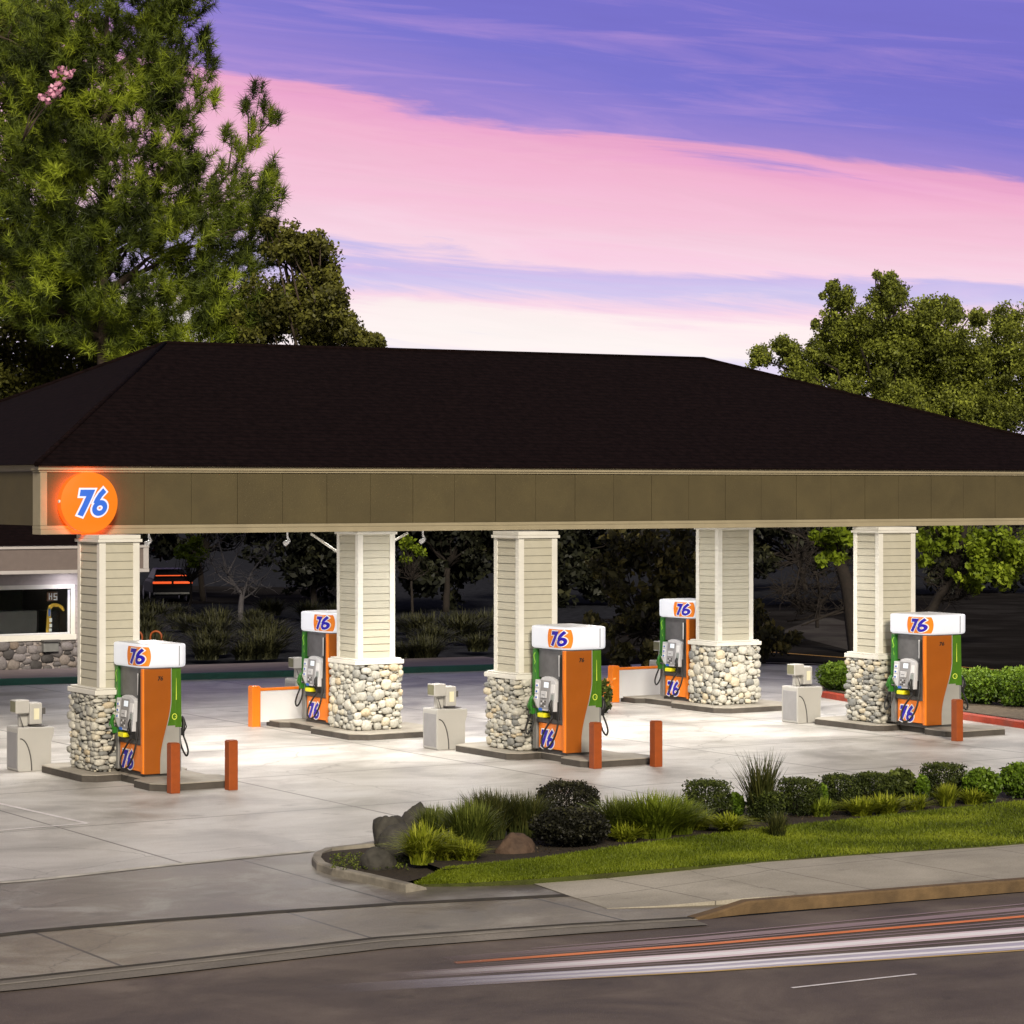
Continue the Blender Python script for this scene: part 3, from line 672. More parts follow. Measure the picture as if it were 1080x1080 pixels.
# ------------------------------------------------------------ pump islands
def island_poly(kind):
    if kind=='front': return [(-.45,1.6),(-.45,-.25),(-.25,-.45),(.2,-.45),(.2,-1.3),(.0,-1.45),(.0,-2.1),(.2,-2.35),(1.4,-2.35),(1.6,-2.1),(1.6,-1.45),(1.4,-1.3),(1.4,-.45),(1.55,-.25),(1.55,1.6),(1.3,1.8),(-.2,1.8)]
    return [(-.5,1.15),(-.5,-.5),(-.2,-.8),(1.5,-.8),(1.8,-.5),(1.8,1.15),(1.55,1.4),(1.55,2.55),(1.75,2.7),(1.75,3.3),(1.55,3.5),(-.2,3.5),(-.45,3.3),(-.45,2.7),(-.25,2.55),(-.25,1.4)]
def make_island(x,y,kind,label):
    p=G(x,y,ZI); t=empty('pump_island',(p[0],p[1],0),label,'kerbed island','pump islands on the forecourt')
    poly=island_poly(kind)
    ins=[(a*.985+.4*.015,b*.985) for a,b in poly]
    mb=MB(); mb.prism(poly,-.02,ZI-.022); mb.build('island_kerb',M['island_edge'],t,bevel=.015)
    mb=MB(); mb.prism([(a*1.004-.0016,b*1.004) for a,b in poly],ZI-.020,ZI); mb.build('island_top',M['island'],t,bevel=.01)
    return t
make_island(105.6,814,'front','low concrete pump island at the lower left, with two orange posts at its tip')
make_island(547.5,791.5,'front','low concrete pump island in the middle front, with two orange posts at its tip')
make_island(927,762.5,'front','low concrete pump island at the right edge, in front of the hedge and red kerb')
make_island(378,770.5,'rear','low concrete pump island at the back, left of the grey waste bin')
make_island(757.5,743.5,'rear','low concrete pump island at the back right, by the bronze-leaved tree')

# ------------------------------------------------------------ fuel pump
def make_pump():
    W=1.05; D=.80
    t=empty('fuel_pump',(0,0,0),'','fuel pump','orange and green fuel pumps on the islands')
    mb=MB(); mb.box(.05,D-.05,.02,W-.02,.0,.07); mb.build('plinth',M['dgrey'],t)
    mb=MB(); mb.box(.10,D-.10,.03,W-.03,.07,1.94); mb.build('cabinet',M['grey'],t,bevel=.01)
    # front (-v) and back side panels with S curve
    def S(z):   # x of the orange edge
        k=min(max((z-.25)/1.15,0),1); k=k*k*(3-2*k); return D*(.46+.30*k)
    zs=[.05+i*(1.93-.05)/26 for i in range(27)]
    for sgn in (0,1):
        def yv(a,b): return (a,b) if sgn==0 else (W-b,W-a)
        X=lambda x: x if sgn==0 else D-x
        y0,y1=yv(-.035,.028)
        mb=MB(); pol=[(X(-.0),.05)]+[(X(S(z)),z) for z in zs]+[(X(-.0),1.93)]
        n=len(pol); mb.yprism(pol,y0,y1); mb.build('side_panel',M['orange'],t,bevel=.012)
        y0,y1=yv(-.022,.028)
        z_sp=.90
        low=[z for z in zs if z<z_sp]+[z_sp]; hiz=[z_sp]+[z for z in zs if z>z_sp]
        mb=MB(); mb.yprism([(X(D-.01),.05)]+[(X(S(z)+.003),z) for z in low]+[(X(D-.01),z_sp)],y0,y1); mb.build('silver_panel',M['silver'],t)
        mb=MB(); mb.yprism([(X(D-.01),z_sp+.003)]+[(X(S(z)+.003),z) for z in hiz]+[(X(D-.01),1.93)],y0,y1); mb.build('green_panel',M['sidegreen'],t)
        # white line that follows the curve
        mb=MB(); ya=yv(-.043,-.0355) 
        for i in range(len(zs)-1): mb.yprism([(X(S(zs[i])-.012),zs[i]),(X(S(zs[i])+.004),zs[i]),(X(S(zs[i+1])+.004),zs[i+1]),(X(S(zs[i+1])-.012),zs[i+1])],ya[0],ya[1])
        mb.build('curved_pinstripe',M['silver'],t)
        mb=MB(); yy=-.026 if sgn==0 else W+.026; dy=.002
        cx_=X(.685); 
        ring=[(cx_+.058*math.cos(a),yy,1.06+.058*math.sin(a)) for a in [2*math.pi*i/16 for i in range(16)]]
        ri=[(cx_+.042*math.cos(a),yy,1.06+.042*math.sin(a)) for a in [2*math.pi*i/16 for i in range(16)]]
        mb.add(ring+ri,[(i,(i+1)%16,16+(i+1)%16,16+i) for i in range(16)])
        for q in range(1):
            a=q*1.256; mb.add([(cx_+.03*math.cos(a+d_)*r_,yy,1.06+.03*math.sin(a+d_)*r_) for d_,r_ in ((-.35,.3),(-.35,1),(.35,1),(.35,.3))],[(0,1,2,3)])
        mb.build('emblem_print',M['limey'],t,fix=False); mb=MB()
        for k in range(1): mb.add([(X(.715),yy,1.36),(X(.735),yy,1.36),(X(.727),yy,1.75),(X(.722),yy,1.75)],[(0,1,2,3)])
        mb.build('vertical_print',M['limey'],t,fix=False)
        if sgn==0: logo('numeral',lambda a,b,o:(.36+a,-.0355-o*.4,1.755+b),.125,.075,t,None,M['black'])
        else: logo('numeral',lambda a,b,o:(D-.36-a,W+.0355+o*.4,1.755+b),.125,.075,t,None,M['black'])
    # the two customer faces
    for sgn in (-1,1):
        # local face frame: s from the viewer's right edge leftwards, q = outwards
        if sgn<0: P=lambda s,q,z:(-q,s,z)
        else: P=lambda s,q,z:(D+q,W-s,z)
        def fb(mb,s0,s1,q0,q1,z0,z1,tilt=0):
            v=[P(s0,q0,z0),P(s1,q0,z0),P(s1,q0,z1),P(s0,q0,z1),P(s0,q1,z0),P(s1,q1,z0),P(s1,q1-tilt,z1),P(s0,q1-tilt,z1)]
            return mb.add(v,[(0,3,2,1),(4,5,6,7),(0,1,5,4),(1,2,6,5),(2,3,7,6),(3,0,4,7)])
        mb=MB(); fb(mb,.06,.90,-.10,.005,.09,.56); dr=mb.build('lower_door',M['orange2'],t,bevel=.01)
        logo('numeral',lambda a,b,o:P(.60-a,.005+o,.27+b),.50,.33,t,M['logowhite'],M['blue'])
        mb=MB(); fb(mb,.04,.92,-.10,.03,.565,.66); mb.build('nozzle_shelf',M['dgrey'],t,bevel=.015)
        mb=MB(); fb(mb,.92,1.07,-.12,.045,.06,.86); mb.build('corner_post',M['grey'],t,bevel=.02)
        # green swoosh frame
        mb=MB()
        prof=[(1.05,1.93,.86),(1.02,1.7,.86),(.99,1.45,.86),(.985,1.25,.85),(.97,1.05,.84),(.93,.9,.76),(.85,.78,.66),(.72,.70,.58),(.66,.662,.56)]
        pol=[(1.075,1.93),(1.075,.865),(.925,.863),(.925,.70),(.915,.664),(.60,.664),(.66,.72),(.78,.80),(.86,.92),(.91,1.08),(.935,1.3),(.95,1.93)]
        v=[P(a,-.10,b) for a,b in pol]+[P(a,.05 if b<1 else .03,b) for a,b in pol]; n=len(pol)
        mb.add(v,[tuple(range(n)),tuple(range(2*n-1,n-1,-1))]+[(i,n+i,n+(i+1)%n,(i+1)%n) for i in range(n)]); mb.build('green_frame',M['green'] if sgn<0 else M['sidegreen'],t,bevel=.008)
        mb=MB()
        zz_=[1.02+.06*k for k in range(15)]
        mb.add([P(1.01+.03*math.sin(k*2.1)-.018,.0325,z) for k,z in enumerate(zz_)]+[P(1.01+.03*math.sin(k*2.1)+.018,.0325,z) for k,z in enumerate(zz_)],[(k,k+1,16+k,15+k) for k in range(14)])
        mb.build('lime_print',M['lime'],t,fix=False)
        # recess above
        mb=MB(); fb(mb,.16,.93,-.10,-.02,1.40,1.92,tilt=.0); mb.build('upper_panel',M['recess'],t)
        mb=MB(); fb(mb,.22,.86,-.10,-.005,1.46,1.62); 
        # console
        mb2=MB(); pol=[(.20,.80),(.20,1.34),(.27,1.385),(.45,1.43),(.60,1.43),(.72,1.40),(.72,1.34),(.92,1.36),(.90,1.0),(.82,.88),(.70,.80)]
        v=[P(a,-.1,b) for a,b in pol]+[P(a,.13-(b-.8)*.10,b) for a,b in pol]; n=len(pol)
        mb2.add(v,[tuple(range(n)),tuple(range(2*n-1,n-1,-1))]+[(i,n+i,n+(i+1)%n,(i+1)%n) for i in range(n)]); cons=mb2.build('console',M['lgrey'],t,bevel=.012)
        q=lambda z:.13-(z-.8)*.10
        def plate(nm,m,s0,s1,z0,z1,th=.012):
            g=MB(); fb2=[P(s0,q(z0)-.01,z0),P(s1,q(z0)-.01,z0),P(s1,q(z1)-.01,z1),P(s0,q(z1)-.01,z1),P(s0,q(z0)+th,z0),P(s1,q(z0)+th,z0),P(s1,q(z1)+th,z1),P(s0,q(z1)+th,z1)]
            g.add(fb2,[(0,3,2,1),(4,5,6,7),(0,1,5,4),(1,2,6,5),(2,3,7,6),(3,0,4,7)]); return g.build(nm,m,cons,bevel=.004)
        plate('bezel',M['bindoor'],.38,.70,.84,1.36)
        plate('screen',M['screen'],.43,.58,1.23,1.33,.02)
        plate('card_reader',M['lgrey'],.46,.64,1.04,1.16,.035)
        plate('card_slot',M['black'],.50,.60,1.09,1.10,.04)
        for a in range(3):
            for b_ in range(3): plate('key',M['dgrey'] if (a+b_)%3 else M['lgrey'],.48+a*.06,.52+a*.06,.87+b_*.045,.90+b_*.045,.022)
        for k in range(3):
            plate('grade_button',M['white'],.78,.88,1.22-k*.11,1.30-k*.11); plate('button_sticker',M['bluebtn'],.80,.85,1.235-k*.11,1.27-k*.11,.018)
        plate('price_panel',M['white'],.23,.34,1.14,1.30); plate('price_panel',M['lcd'],.24,.33,1.0,1.12)
        plate('sticker',M['bluebtn'],.60,.70,.80,.85,.018)
        mb=MB(); fb(mb,.50,.72,0,.16,.675,.755); mb.build('yellow_button',M['yellow'],t,bevel=.012)
        # strip coloured as the lit orange edge, then the hose mast
        mb=MB(); fb(mb,-.03,.052,-.05,.028,.06,1.93); mb.build('painted_edge_highlight',M['orange2'],t,bevel=.008)
        mb=MB(); fb(mb,.055,.16,-.10,.02,.66,1.93); mb.build('edge_frame',M['dgrey'],t,bevel=.01)
        mb=MB()
        fb(mb,.175,.205,.0,.012,1.45,1.84)
        mb.build('decal_strip',M['logowhite'],t)
        # nozzles
        def nozzle(s,z,m,mh,flip=1):
            g=MB(); g.tube(catmull([P(s,.08,z-.10),P(s,.13,z+.02),P(s+.02*flip,.14,z+.13),P(s+.03*flip,.10,z+.20)]),.038,8)
            g.tube([P(s,.15,z-.06),P(s,.20,z+.02),P(s,.16,z+.12)],.012,6)
            fb(g,s-.045,s+.045,.03,.13,z-.13,z-.02)
            o=g.build('nozzle',m,t); g=MB(); g.tube(catmull([P(s+.03*flip,.10,z+.20),P(s+.10*flip,.10,z+.12),P(s+.17*flip,.09,z-.0)]),.014,6); g.build('spout',mh,o)
        nozzle(.27,.80,M['black'],M['silver'])
        nozzle(1.0,.84,M['green'] if sgn<0 else M['black'],M['silver'],-1)
        mb=MB(); fb(mb,.18,.37,-.05,.05,.664,.98); mb.build('nozzle_boot',M['dgrey'],t,bevel=.012)
        g=MB(); g.tube(catmull([P(.27,.10,.70),P(.38,.22,.45),P(.40,.28,.25),P(.28,.30,.14),P(.13,.26,.20),P(.04,.18,.45),P(.05,.10,.8),P(.10,.05,1.2),P(.10,.03,1.85)],8),.019,7); g.build('hose',M['black'],t)
        g=MB(); g.tube(catmull([P(1.0,.12,.72),P(1.05,.17,.55),P(1.06,.20,.42),P(1.02,.19,.34),P(.96,.15,.42),P(.95,.09,.6),P(1.0,.06,.84)],8),.019,7); g.build('hose',M['black'],t)
    # lit topper: rounded, logo wraps the corner
    a,b,Rr=(-.09,D+.17),(-.12,W+.12),.22
    def path(n=8):
        pts=[]; 
        for (cx_,cy_,a0) in ((a[0]+Rr,b[0]+Rr,math.pi),(a[1]-Rr,b[0]+Rr,1.5*math.pi),(a[1]-Rr,b[1]-Rr,0),(a[0]+Rr,b[1]-Rr,.5*math.pi)):
            for i in range(n+1):
                an=a0+.5*math.pi*i/n; pts.append((cx_+Rr*math.cos(an),cy_+Rr*math.sin(an)))
        return pts
    poly=path(); TB,TT=1.95,2.36
    def rims(z,ins): 
        cx_,cy_=(a[0]+a[1])/2,(b[0]+b[1])/2
        return [(cx_+(x-cx_)*(1-ins),cy_+(y-cy_)*(1-ins),z) for x,y in poly]
    layers=[(TB,.06),(TB+.02,.012),(TB+.06,.0),(TT-.03,.0),(TT-.008,.012),(TT,.05)]
    mb=MB(); vs=[]; n=len(poly)
    for z,i_ in layers: vs+=rims(z,i_)
    fs=[(k*n+i,k*n+(i+1)%n,(k+1)*n+(i+1)%n,(k+1)*n+i) for k in range(len(layers)-1) for i in range(n)]
    mb.add(vs,fs,True); mb.add(vs[:n],[tuple(range(n-1,-1,-1))]); mb.add(vs[-n:],[tuple(range(n))])
    top=mb.build('lit_topper',M['topper'],t)
    mb=MB(); mb.box(a[0]+.12,a[1]-.12,b[0]+.12,b[1]-.12,TT+.001,TT+.012); mb.build('topper_lid',M['lgrey'],top,bevel=.004)
    for yy,yd in ((b[0],-1),(b[1],1)):
        mb=MB(); y0,y1=sorted((yy+.03*yd*-1,yy+.004*yd)); mb.box(a[1]-Rr-.02,a[1]-Rr-.008,y0,y1,TB+.03,TT-.03); mb.build('topper_seam',M['dgrey'],top)
    # logo wraps: arc measured from the front-left corner start, on the two long faces
    def wrap(sg):
        L1=(b[1]-b[0])-2*Rr
        def f(arc,z,off):   # arc>0 towards the front side, <0 along the face
            # arc=0 where the straight face ends and the corner starts
            if arc<=0: p=(a[0]-off,b[0]+Rr-arc)
            elif arc<=Rr*math.pi/2:
                an=math.pi+arc/Rr; p=(a[0]+Rr+(Rr+off)*math.cos(an),b[0]+Rr+(Rr+off)*math.sin(an))
            else: p=(a[0]+Rr+(arc-Rr*math.pi/2),b[0]-off)
            if sg<0: return (p[0],p[1],z)
            return (a[0]+a[1]-p[0],b[0]+b[1]-p[1],z)
        return f
    for sg in (-1,1):
        wf=wrap(sg); c0=-.02; zc=(TB+TT)/2; zh=(TT-TB)/2-.035
        mp=lambda x,z,o_: wf(c0+x,zc+z,o_)
        disc_clip(mp,.34,zh,.004).build('logo_disc',M['logoorange'],top,fix=False)
        logo('logo_numeral',mp,.47,.27,top,M['logowhite'],M['blue'],z0=.007)
    return t
pump=make_pump()
pumps=[(151,820,.84,1.08,'orange fuel pump with a lit 76 topper, nearest, beside the foremost stone column'),
       (596,797.5,.95,1.0,'orange fuel pump with a lit topper in the middle, behind two orange posts'),
       (976,768,1.15,.97,'orange fuel pump with a lit topper at the right, before the hedge and red kerb'),
       (346,765,.95,1.05,'orange fuel pump partly hidden behind the left cobblestone column of the back row'),
       (726,740,.95,1.02,'orange fuel pump partly hidden behind the right cobblestone column of the back row')]
for i,(x,y,sx_,sy_,lab) in enumerate(pumps):
    o=pump if i==0 else copy_tree(pump)
    o.location=G(x,y,ZI); o.scale=(sx_,sy_,(.965,1.01,.99,.995,.995)[i]); o['label']=lab
# ------------------------------------------------------------ bollards and barriers
def make_post():
    mb=MB(); mb.box(-.085,.085,-.085,.085,0,.83); mb.box(-.075,.075,-.075,.075,.8302,.845)
    o=mb.build('guard_post',M['bollard'],bevel=.01); tag(o,'','post','square orange guard posts at the island tips'); return o
post=make_post()
for i,(x,y,lab) in enumerate([(183,836.5,'square orange steel post, left one at the tip of the lower left island'),(244,833,'square orange steel post, right one at the tip of the lower left island'),
     (628,810.5,'square orange steel post, left one in front of the middle pump'),(692,808.5,'square orange steel post, right one in front of the middle pump'),
     (1009.5,781.5,'square orange steel post in front of the pump at the right edge')]):
    o=post if i==0 else post.copy()
    if i: link(o)
    o.location=G(x,y,0); o['label']=lab
def make_barrier():
    t=empty('guard_barrier',(0,0,0),'','barrier','white guard panels with orange posts behind the back pumps')
    for x in (0,1.95):
        mb=MB(); mb.box(x,x+.20,0,.2,0,.86); mb.box(x+.015,x+.185,.015,.185,.8602,.875); mb.build('post',M['orange2'],t,bevel=.01)
    mb=MB(); mb.box(.202,1.948,.06,.14,.09,.76); mb.build('panel',M['white'],t,bevel=.01)
    mb=MB(); mb.box(.202,1.948,.05,.15,.762,.82); mb.build('top_rail',M['orange2'],t,bevel=.008)
    return t
bar=make_barrier(); bar.location=G(266,767,0); bar['label']='white panel between orange posts, left of the back left fuel pump'
b2=copy_tree(bar); b2.location=G(646,741,0); b2['label']='white panel between orange posts, left of the back right fuel pump'
# ------------------------------------------------------------ service bins
def make_bin():
    t=empty('service_bin',(0,0,0),'','waste bin','grey service bins with towel dispensers')
    w_,d_=.62,.56
    prof=[(0,0),(w_,0),(w_,.52),(w_+.05,.66),(w_+.05,.78),(0,.80),(-.02,.78),(-.02,.03)]
    mb=MB(); n=len(prof); mb.yprism(prof,0,d_); body=mb.build('bin_body',M['bin'],t,bevel=.025)
    mb=MB(); mb.box(-.026,-.018,.04,d_-.05,.06,.70); mb.build('door',M['bindoor'],body,bevel=.005)
    arc=[(.06+.20*(1-math.cos(a)),.62-.62*math.sin(a)*1.0) for a in [i*math.pi/2/10 for i in range(11)]]
    mb=MB(); pts=[(.03+.26*k/10.,.0,.60-(.58*(k/10.)**2)) for k in range(11)]; pts=[(.02+.22*math.sin(k/10*math.pi/2),-.004,.60-.58*(1-math.cos(k/10*math.pi/2))) for k in range(11)]
    mb.tube(pts,.012,6); mb.build('groove',M['dgrey'],body)
    mb=MB(); mb.box(.28,.60,.10,.46,.801,.812); mb.build('wash_basin',M['dgrey'],body,bevel=.004)
    # dispensers
    mb=MB(); mb.box(.10,.26,.24,.34,.80,1.06); st=mb.build('stand',M['bin'],t,bevel=.01)
    mb=MB(); mb.box(-.02,.24,.10,.38,1.04,1.28); d1=mb.build('towel_dispenser',M['bin'],t,bevel=.015)
    mb=MB(); mb.box(-.026,-.016,.13,.36,1.07,1.26); mb.build('dispenser_front',M['olivebox'],d1)
    mb=MB(); mb.box(.26,.50,.14,.42,.83,1.22); d2=mb.build('towel_dispenser',M['bin'],t,bevel=.02)
    mb=MB(); mb.box(.34,.44,.132,.142,.92,1.12); mb.build('paper',M['cream'],d2)
    mb=MB(); mb.tube([(.10,.05,.80),(.04,.08,1.02)],.01,6); mb.tube([(.54,.3,.80),(.57,.3,1.1)],.012,6); mb.box(.53,.61,.26,.34,1.0,1.12); mb.build('squeegee',M['dgrey'],t)
    return t
bn=make_bin()
for i,(x,y,lab) in enumerate([(462,791.5,'grey service bin with towel dispensers standing between the back left column and the middle pump'),
     (842,763.5,'grey service bin with towel dispensers right of the back right cobblestone column'),
     (313,754,'grey service bin behind the white panel of the back left island'),
     (699,731,'grey service bin behind the back right fuel pump'),
     (20,814.5,'grey service bin cut by the left edge of the photo, beside the foremost column')]):
    o=bn if i==0 else copy_tree(bn); o.location=G(x,y,0); o['label']=lab

# ------------------------------------------------------------ canopy
CF=43.38; U0=17.3; U1=44.6; CB=56.2; Z0=HC+.0; Z1=5.52; RV=50.0; RH=8.13; UA=22.7; UB=36.6
can=empty('station_canopy',((U0+U1)/2,(CF+CB)/2,0),'long canopy with black hipped shingle roof and olive fascia over the pumps','canopy')
ox,oy=(U0+U1)/2,(CF+CB)/2
def cbox(name,x0,x1,y0,y1,z0,z1,m,bevel=0):
    mb=MB(); mb.box(x0-ox,x1-ox,y0-oy,y1-oy,z0,z1); return mb.build(name,m,can,bevel=bevel)
# beams (fascia): front with vertical joints
mb=MB(); k=0; x=U0+.13
while x<U1-.13:
    x2=min(x+.93,U1-.13); mb.box(x+.004-ox,x2-.004-ox,CF-oy+(.003 if k%2 else 0),CF+.35-oy,Z0+.16,Z1-.12); x=x2;k+=1
mb.build('fascia',M['fascia'],can,bevel=.004)
mb=MB(); mb.box(U0+.02-ox,U0+.3-ox,CF+.36-oy,CB-.3-oy,Z0+.16,Z1-.12); mb.box(U1-.3-ox,U1-.02-ox,CF+.36-oy,CB-.3-oy,Z0+.16,Z1-.12); mb.box(U0+.02-ox,U1-.02-ox,CB-.298-oy,CB-.02-oy,Z0+.16,Z1-.12); mb.build('side_fascia',M['fascia'],can)
cbox('bottom_trim',U0,U1,CF-.03,CF+.37,Z0+.002,Z0+.095,M['fasctrim'],.008); cbox('bottom_trim',U0,U1,CF-.015,CF+.37,Z0+.097,Z0+.158,M['fasctrim'],.006)
cbox('top_trim',U0-.06,U1+.06,CF-.06,CF+.3,Z1-.10,Z1-.02,M['fasctrim'],.01); cbox('top_trim',U0-.03,U1+.03,CF-.03,CF+.3,Z1-.135,Z1-.102,M['fasctrim'],.006)
cbox('end_trim',U0-.005,U0+.125,CF-.02,CF+.34,Z0+.16,Z1-.137,M['fasctrim'],.006); cbox('end_trim',U1-.125,U1+.005,CF-.02,CF+.34,Z0+.16,Z1-.137,M['fasctrim'],.006)
mb=MB(); mb.box(U0+.03-ox,U0+.29-ox,CF+.36-oy,CB-.3-oy,Z1-.119,Z1-.004); mb.box(U0+.03-ox,U1-.03-ox,CB-.298-oy,CB-.03-oy,Z1-.119,Z1-.004); mb.build('eave_trim',M['fasctrim'],can)
cbox('soffit',U0+.31,U1-.31,CF+.38,CB-.31,Z0+.18,Z0+.25,M['soffit'])
# roof
e=.12; A_=(U0-e,CF-e,Z1+.0); mbv=[(U0-e,CF-e,Z1),(U1+e,CF-e,Z1),(U1+e,CB+e,Z1),(U0-e,CB+e,Z1),(UA,RV,RH),(UB,RV,RH+.04)]
mb=MB(); mb.add([(x-ox,y-oy,z) for x,y,z in mbv],[(0,1,5,4),(1,2,5),(2,3,4,5),(3,0,4),(3,2,1,0)])
# drip edge below shingles
mb.box(U0-e-ox,U1+e-ox,CF-e-oy,CF-e+.04-oy,Z1-.022,Z1-.001)
mb.build('roof',M['shingle'],can)
mb=MB()
for p,q in ((0,4),(3,4),(1,5),(2,5),(4,5)):
    a=Vector(mbv[p])-Vector((ox,oy,0)); b=Vector(mbv[q])-Vector((ox,oy,0)); mb.tube([a+Vector((0,0,.0)),b+Vector((0,0,.0))],.05,6)
mb.build('ridge_cap',M['shingle'],can)
# soffit lamps (real light of the place)
lampm=mat('lamp_lens',(.8,.8,.8),.4,var=.01,emit=(1,.95,.85),es=6)
for u in (19.9,23.4,26.9,30.4,33.9,37.6,41.4):
    for v in (44.9,49.2,53.2):
        lf=cbox('lamp_fixture',u-.28,u+.28,v-.28,v+.28,Z0+.09,Z0+.178,M['white'],.01)
        mb=MB(); mb.box(u-.23-ox,u+.23-ox,v-.23-oy,v+.23-oy,Z0+.075,Z0+.089); mb.build('lens',lampm,lf)
        L=bpy.data.lights.new('canopy_light','AREA'); L.shape='SQUARE'; L.size=.46; L.energy={44.9:150,49.2:48,53.2:50}[v]; L.color=(1,.965,.92)
        lo=bpy.data.objects.new('canopy_light',L); link(lo,lf); lo.location=(u-ox,v-oy,Z0+.06)
# braces and flood lamps hanging at the back beam
for (x0,y0,x1,y1,v) in ((328,565,357,583,49.0),(414,573,430,562,49.0)):
    a=AV(x0,y0,v);b=AV(x1,y1,v); mb=MB(); mb.tube([(a[0]-ox,a[1]-oy,a[2]+.04),(b[0]-ox,b[1]-oy,b[2])],.028,6); mb.build('brace',M['trim'],can)
def flood(x,y,v,label):
    p=AV(x,y,v); t=empty('flood_lamp',p,label,'lamp','small white flood lamps under the canopy')
    mb=MB(); mb.tube([(0,0,.5),(0,0,.10)],.02,6); mb.tube([(0,0,.10),(.06,0,.0)],.025,6); mb.build('bracket',M['white'],t)
    mb=MB(); mb.tube([(.04,-.02,.02),(-.03,-.06,-.02),(-.10,-.08,-.05)],[.03,.045,.06],10); mb.build('lamp_head',M['white'],t)
flood(303,571,52,'small white flood lamp hanging under the canopy left of the back left column')
flood(446,569,52,'small white flood lamp hanging under the canopy right of the back left column')
flood(157,571,52,'small white flood lamp under the canopy just right of the foremost column')
# round lit sign
p=AV(94,530,CF-.3); sg=empty('lit_logo_sign',(p[0],CF-.16,p[2]),'round orange lit sign reading 76 on the left end of the fascia','sign')
rr=.54; nn_=56
mb=MB(); ring0=[(rr*math.cos(2*math.pi*i/nn_),-.001,rr*math.sin(2*math.pi*i/nn_)) for i in range(nn_)]; ring1=[(x*.995,-.15,z*.995) for x,_,z in ring0]
mb.add(ring0+ring1,[(i,(i+1)%nn_,nn_+(i+1)%nn_,nn_+i) for i in range(nn_)],True); mb.build('sign_can',M['signside'],sg)
mb=MB(); mb.add([(x*.93,.002,z*.93) for x,_,z in ring0],[tuple(range(nn_))]); mb.build('halo_backlight',M['halo'],sg,fix=False)
mb=MB(); mb.tube([(0,.0,0),(0,.158,0)],.06,8); mb.build('bracket',M['dgrey'],sg)
mb=MB(); vs=[]; K=8
dome=lambda r:-.15-.06*(1-(r/rr)**2)
for k in range(K): 
    r_=rr*(1-k/K)*.997; vs+=[(r_*math.cos(2*math.pi*i/nn_),dome(r_),r_*math.sin(2*math.pi*i/nn_)) for i in range(nn_)]
vs.append((0,dome(0),0)); fs=[(k*nn_+i,k*nn_+(i+1)%nn_,(k+1)*nn_+(i+1)%nn_,(k+1)*nn_+i) for k in range(K-1) for i in range(nn_)]+[((K-1)*nn_+i,(K-1)*nn_+(i+1)%nn_,len(vs)-1) for i in range(nn_)]
mb.add(vs,fs,True); mb.build('sign_face',M['signorange'],sg)
logo('sign_numeral',lambda a,b,o:(a+.03,dome(math.hypot(a,b))-.002-o,b-.0),.60,.46,sg,M['signwhite'],M['signblue'])
mb=MB(); mb.tube([(-rr-.02,-.10,.02),(-rr+.01,-.10,.02)],.03,8); mb.build('sign_latch',M['trim'],sg)

# ------------------------------------------------------------ store building at the left
BV=68.6
st=empty('store_building',(0,0,0),'store with grey siding, stone wainscot and white framed window at the left edge','building')
def bx(name,px0,px1,y0,y1,d0,d1,m,par=st,bevel=0):
    """box on the wall plane given in photo pixels; d0,d1 metres in front (+) of it"""
    a=AV(px0,y0,BV); b=AV(px1,y1,BV); x0,x1=sorted((a[0],b[0])); z1,z0=max(a[2],b[2]),min(a[2],b[2])
    mb=MB(); mb.box(x0,x1,BV-d1,BV-d0,z0,z1); return mb.build(name,m,par,bevel=bevel)
xl=AV(-130,700,BV)[0]; xr=AV(90,700,BV)[0]; zt=AV(60,604,BV)[2]; zs=AV(60,674,BV)[2]
wx0,wx1=AV(-20,600,BV)[0],AV(74,600,BV)[0]; wz0,wz1=AV(60,669,BV)[2],AV(60,621,BV)[2]
mb=MB()
# wall round the window opening, then sides and back
mb.box(xl,wx0,BV,BV+.2,0,zt); mb.box(wx1,xr,BV,BV+.2,0,zt); mb.box(wx0,wx1,BV,BV+.2,0,wz0); mb.box(wx0,wx1,BV,BV+.2,wz1,zt)
mb.box(xr-.2,xr,BV+.201,BV+8,0,zt); mb.box(xl,xl+.2,BV+.201,BV+8,0,zt); mb.box(xl,xr,BV+8.001,BV+8.2,0,zt)
mb.box(xl+.201,xr-.201,BV+.201,BV+8,-.01,.02)
mb.build('wall',M['storewall'],st)
mb=MB(); z=zs
while z<zt-.02:
    for (a,b) in (((xl,wx0),(wx1,xr)) if z+.14>wz0 and z<wz1 else ((xl,xr),)):
        mb.xprism([(BV-.004,z),(BV-.022,z),(BV-.006,z+.145),(BV-.004,z+.145)],a,b)
    z+=.15
mb.build('siding',M['storewall'],st)
# frame
bxm=lambda n,x0,x1,z0,z1,d0,d1,m,par=st:(MB().box(x0,x1,BV-d1,BV-d0,z0,z1)).build(n,m,par,bevel=.008)
wf=bxm('window_frame',wx0-.12,wx1+.12,wz1,wz1+.12,-.02,.05,M['trim']); bxm('sill',wx0-.16,wx1+.16,wz0-.16,wz0,-.02,.08,M['trim'],wf)
bxm('frame_side',wx1,wx1+.13,wz0+.001,wz1-.001,-.02,.05,M['trim'],wf); bxm('frame_side',wx0-.13,wx0,wz0+.001,wz1-.001,-.02,.05,M['trim'],wf)
bxm('inner_frame',wx1-.07,wx1-.002,wz0+.002,wz1-.002,-.06,.0,M['lgrey'],wf); bxm('inner_frame',wx0+.002,wx1-.072,wz0+.002,wz0+.05,-.06,.0,M['lgrey'],wf)
bxm('pane',wx0+.004,wx1-.074,wz0+.053,wz1-.003,-.05,-.044,M['glass'],wf)
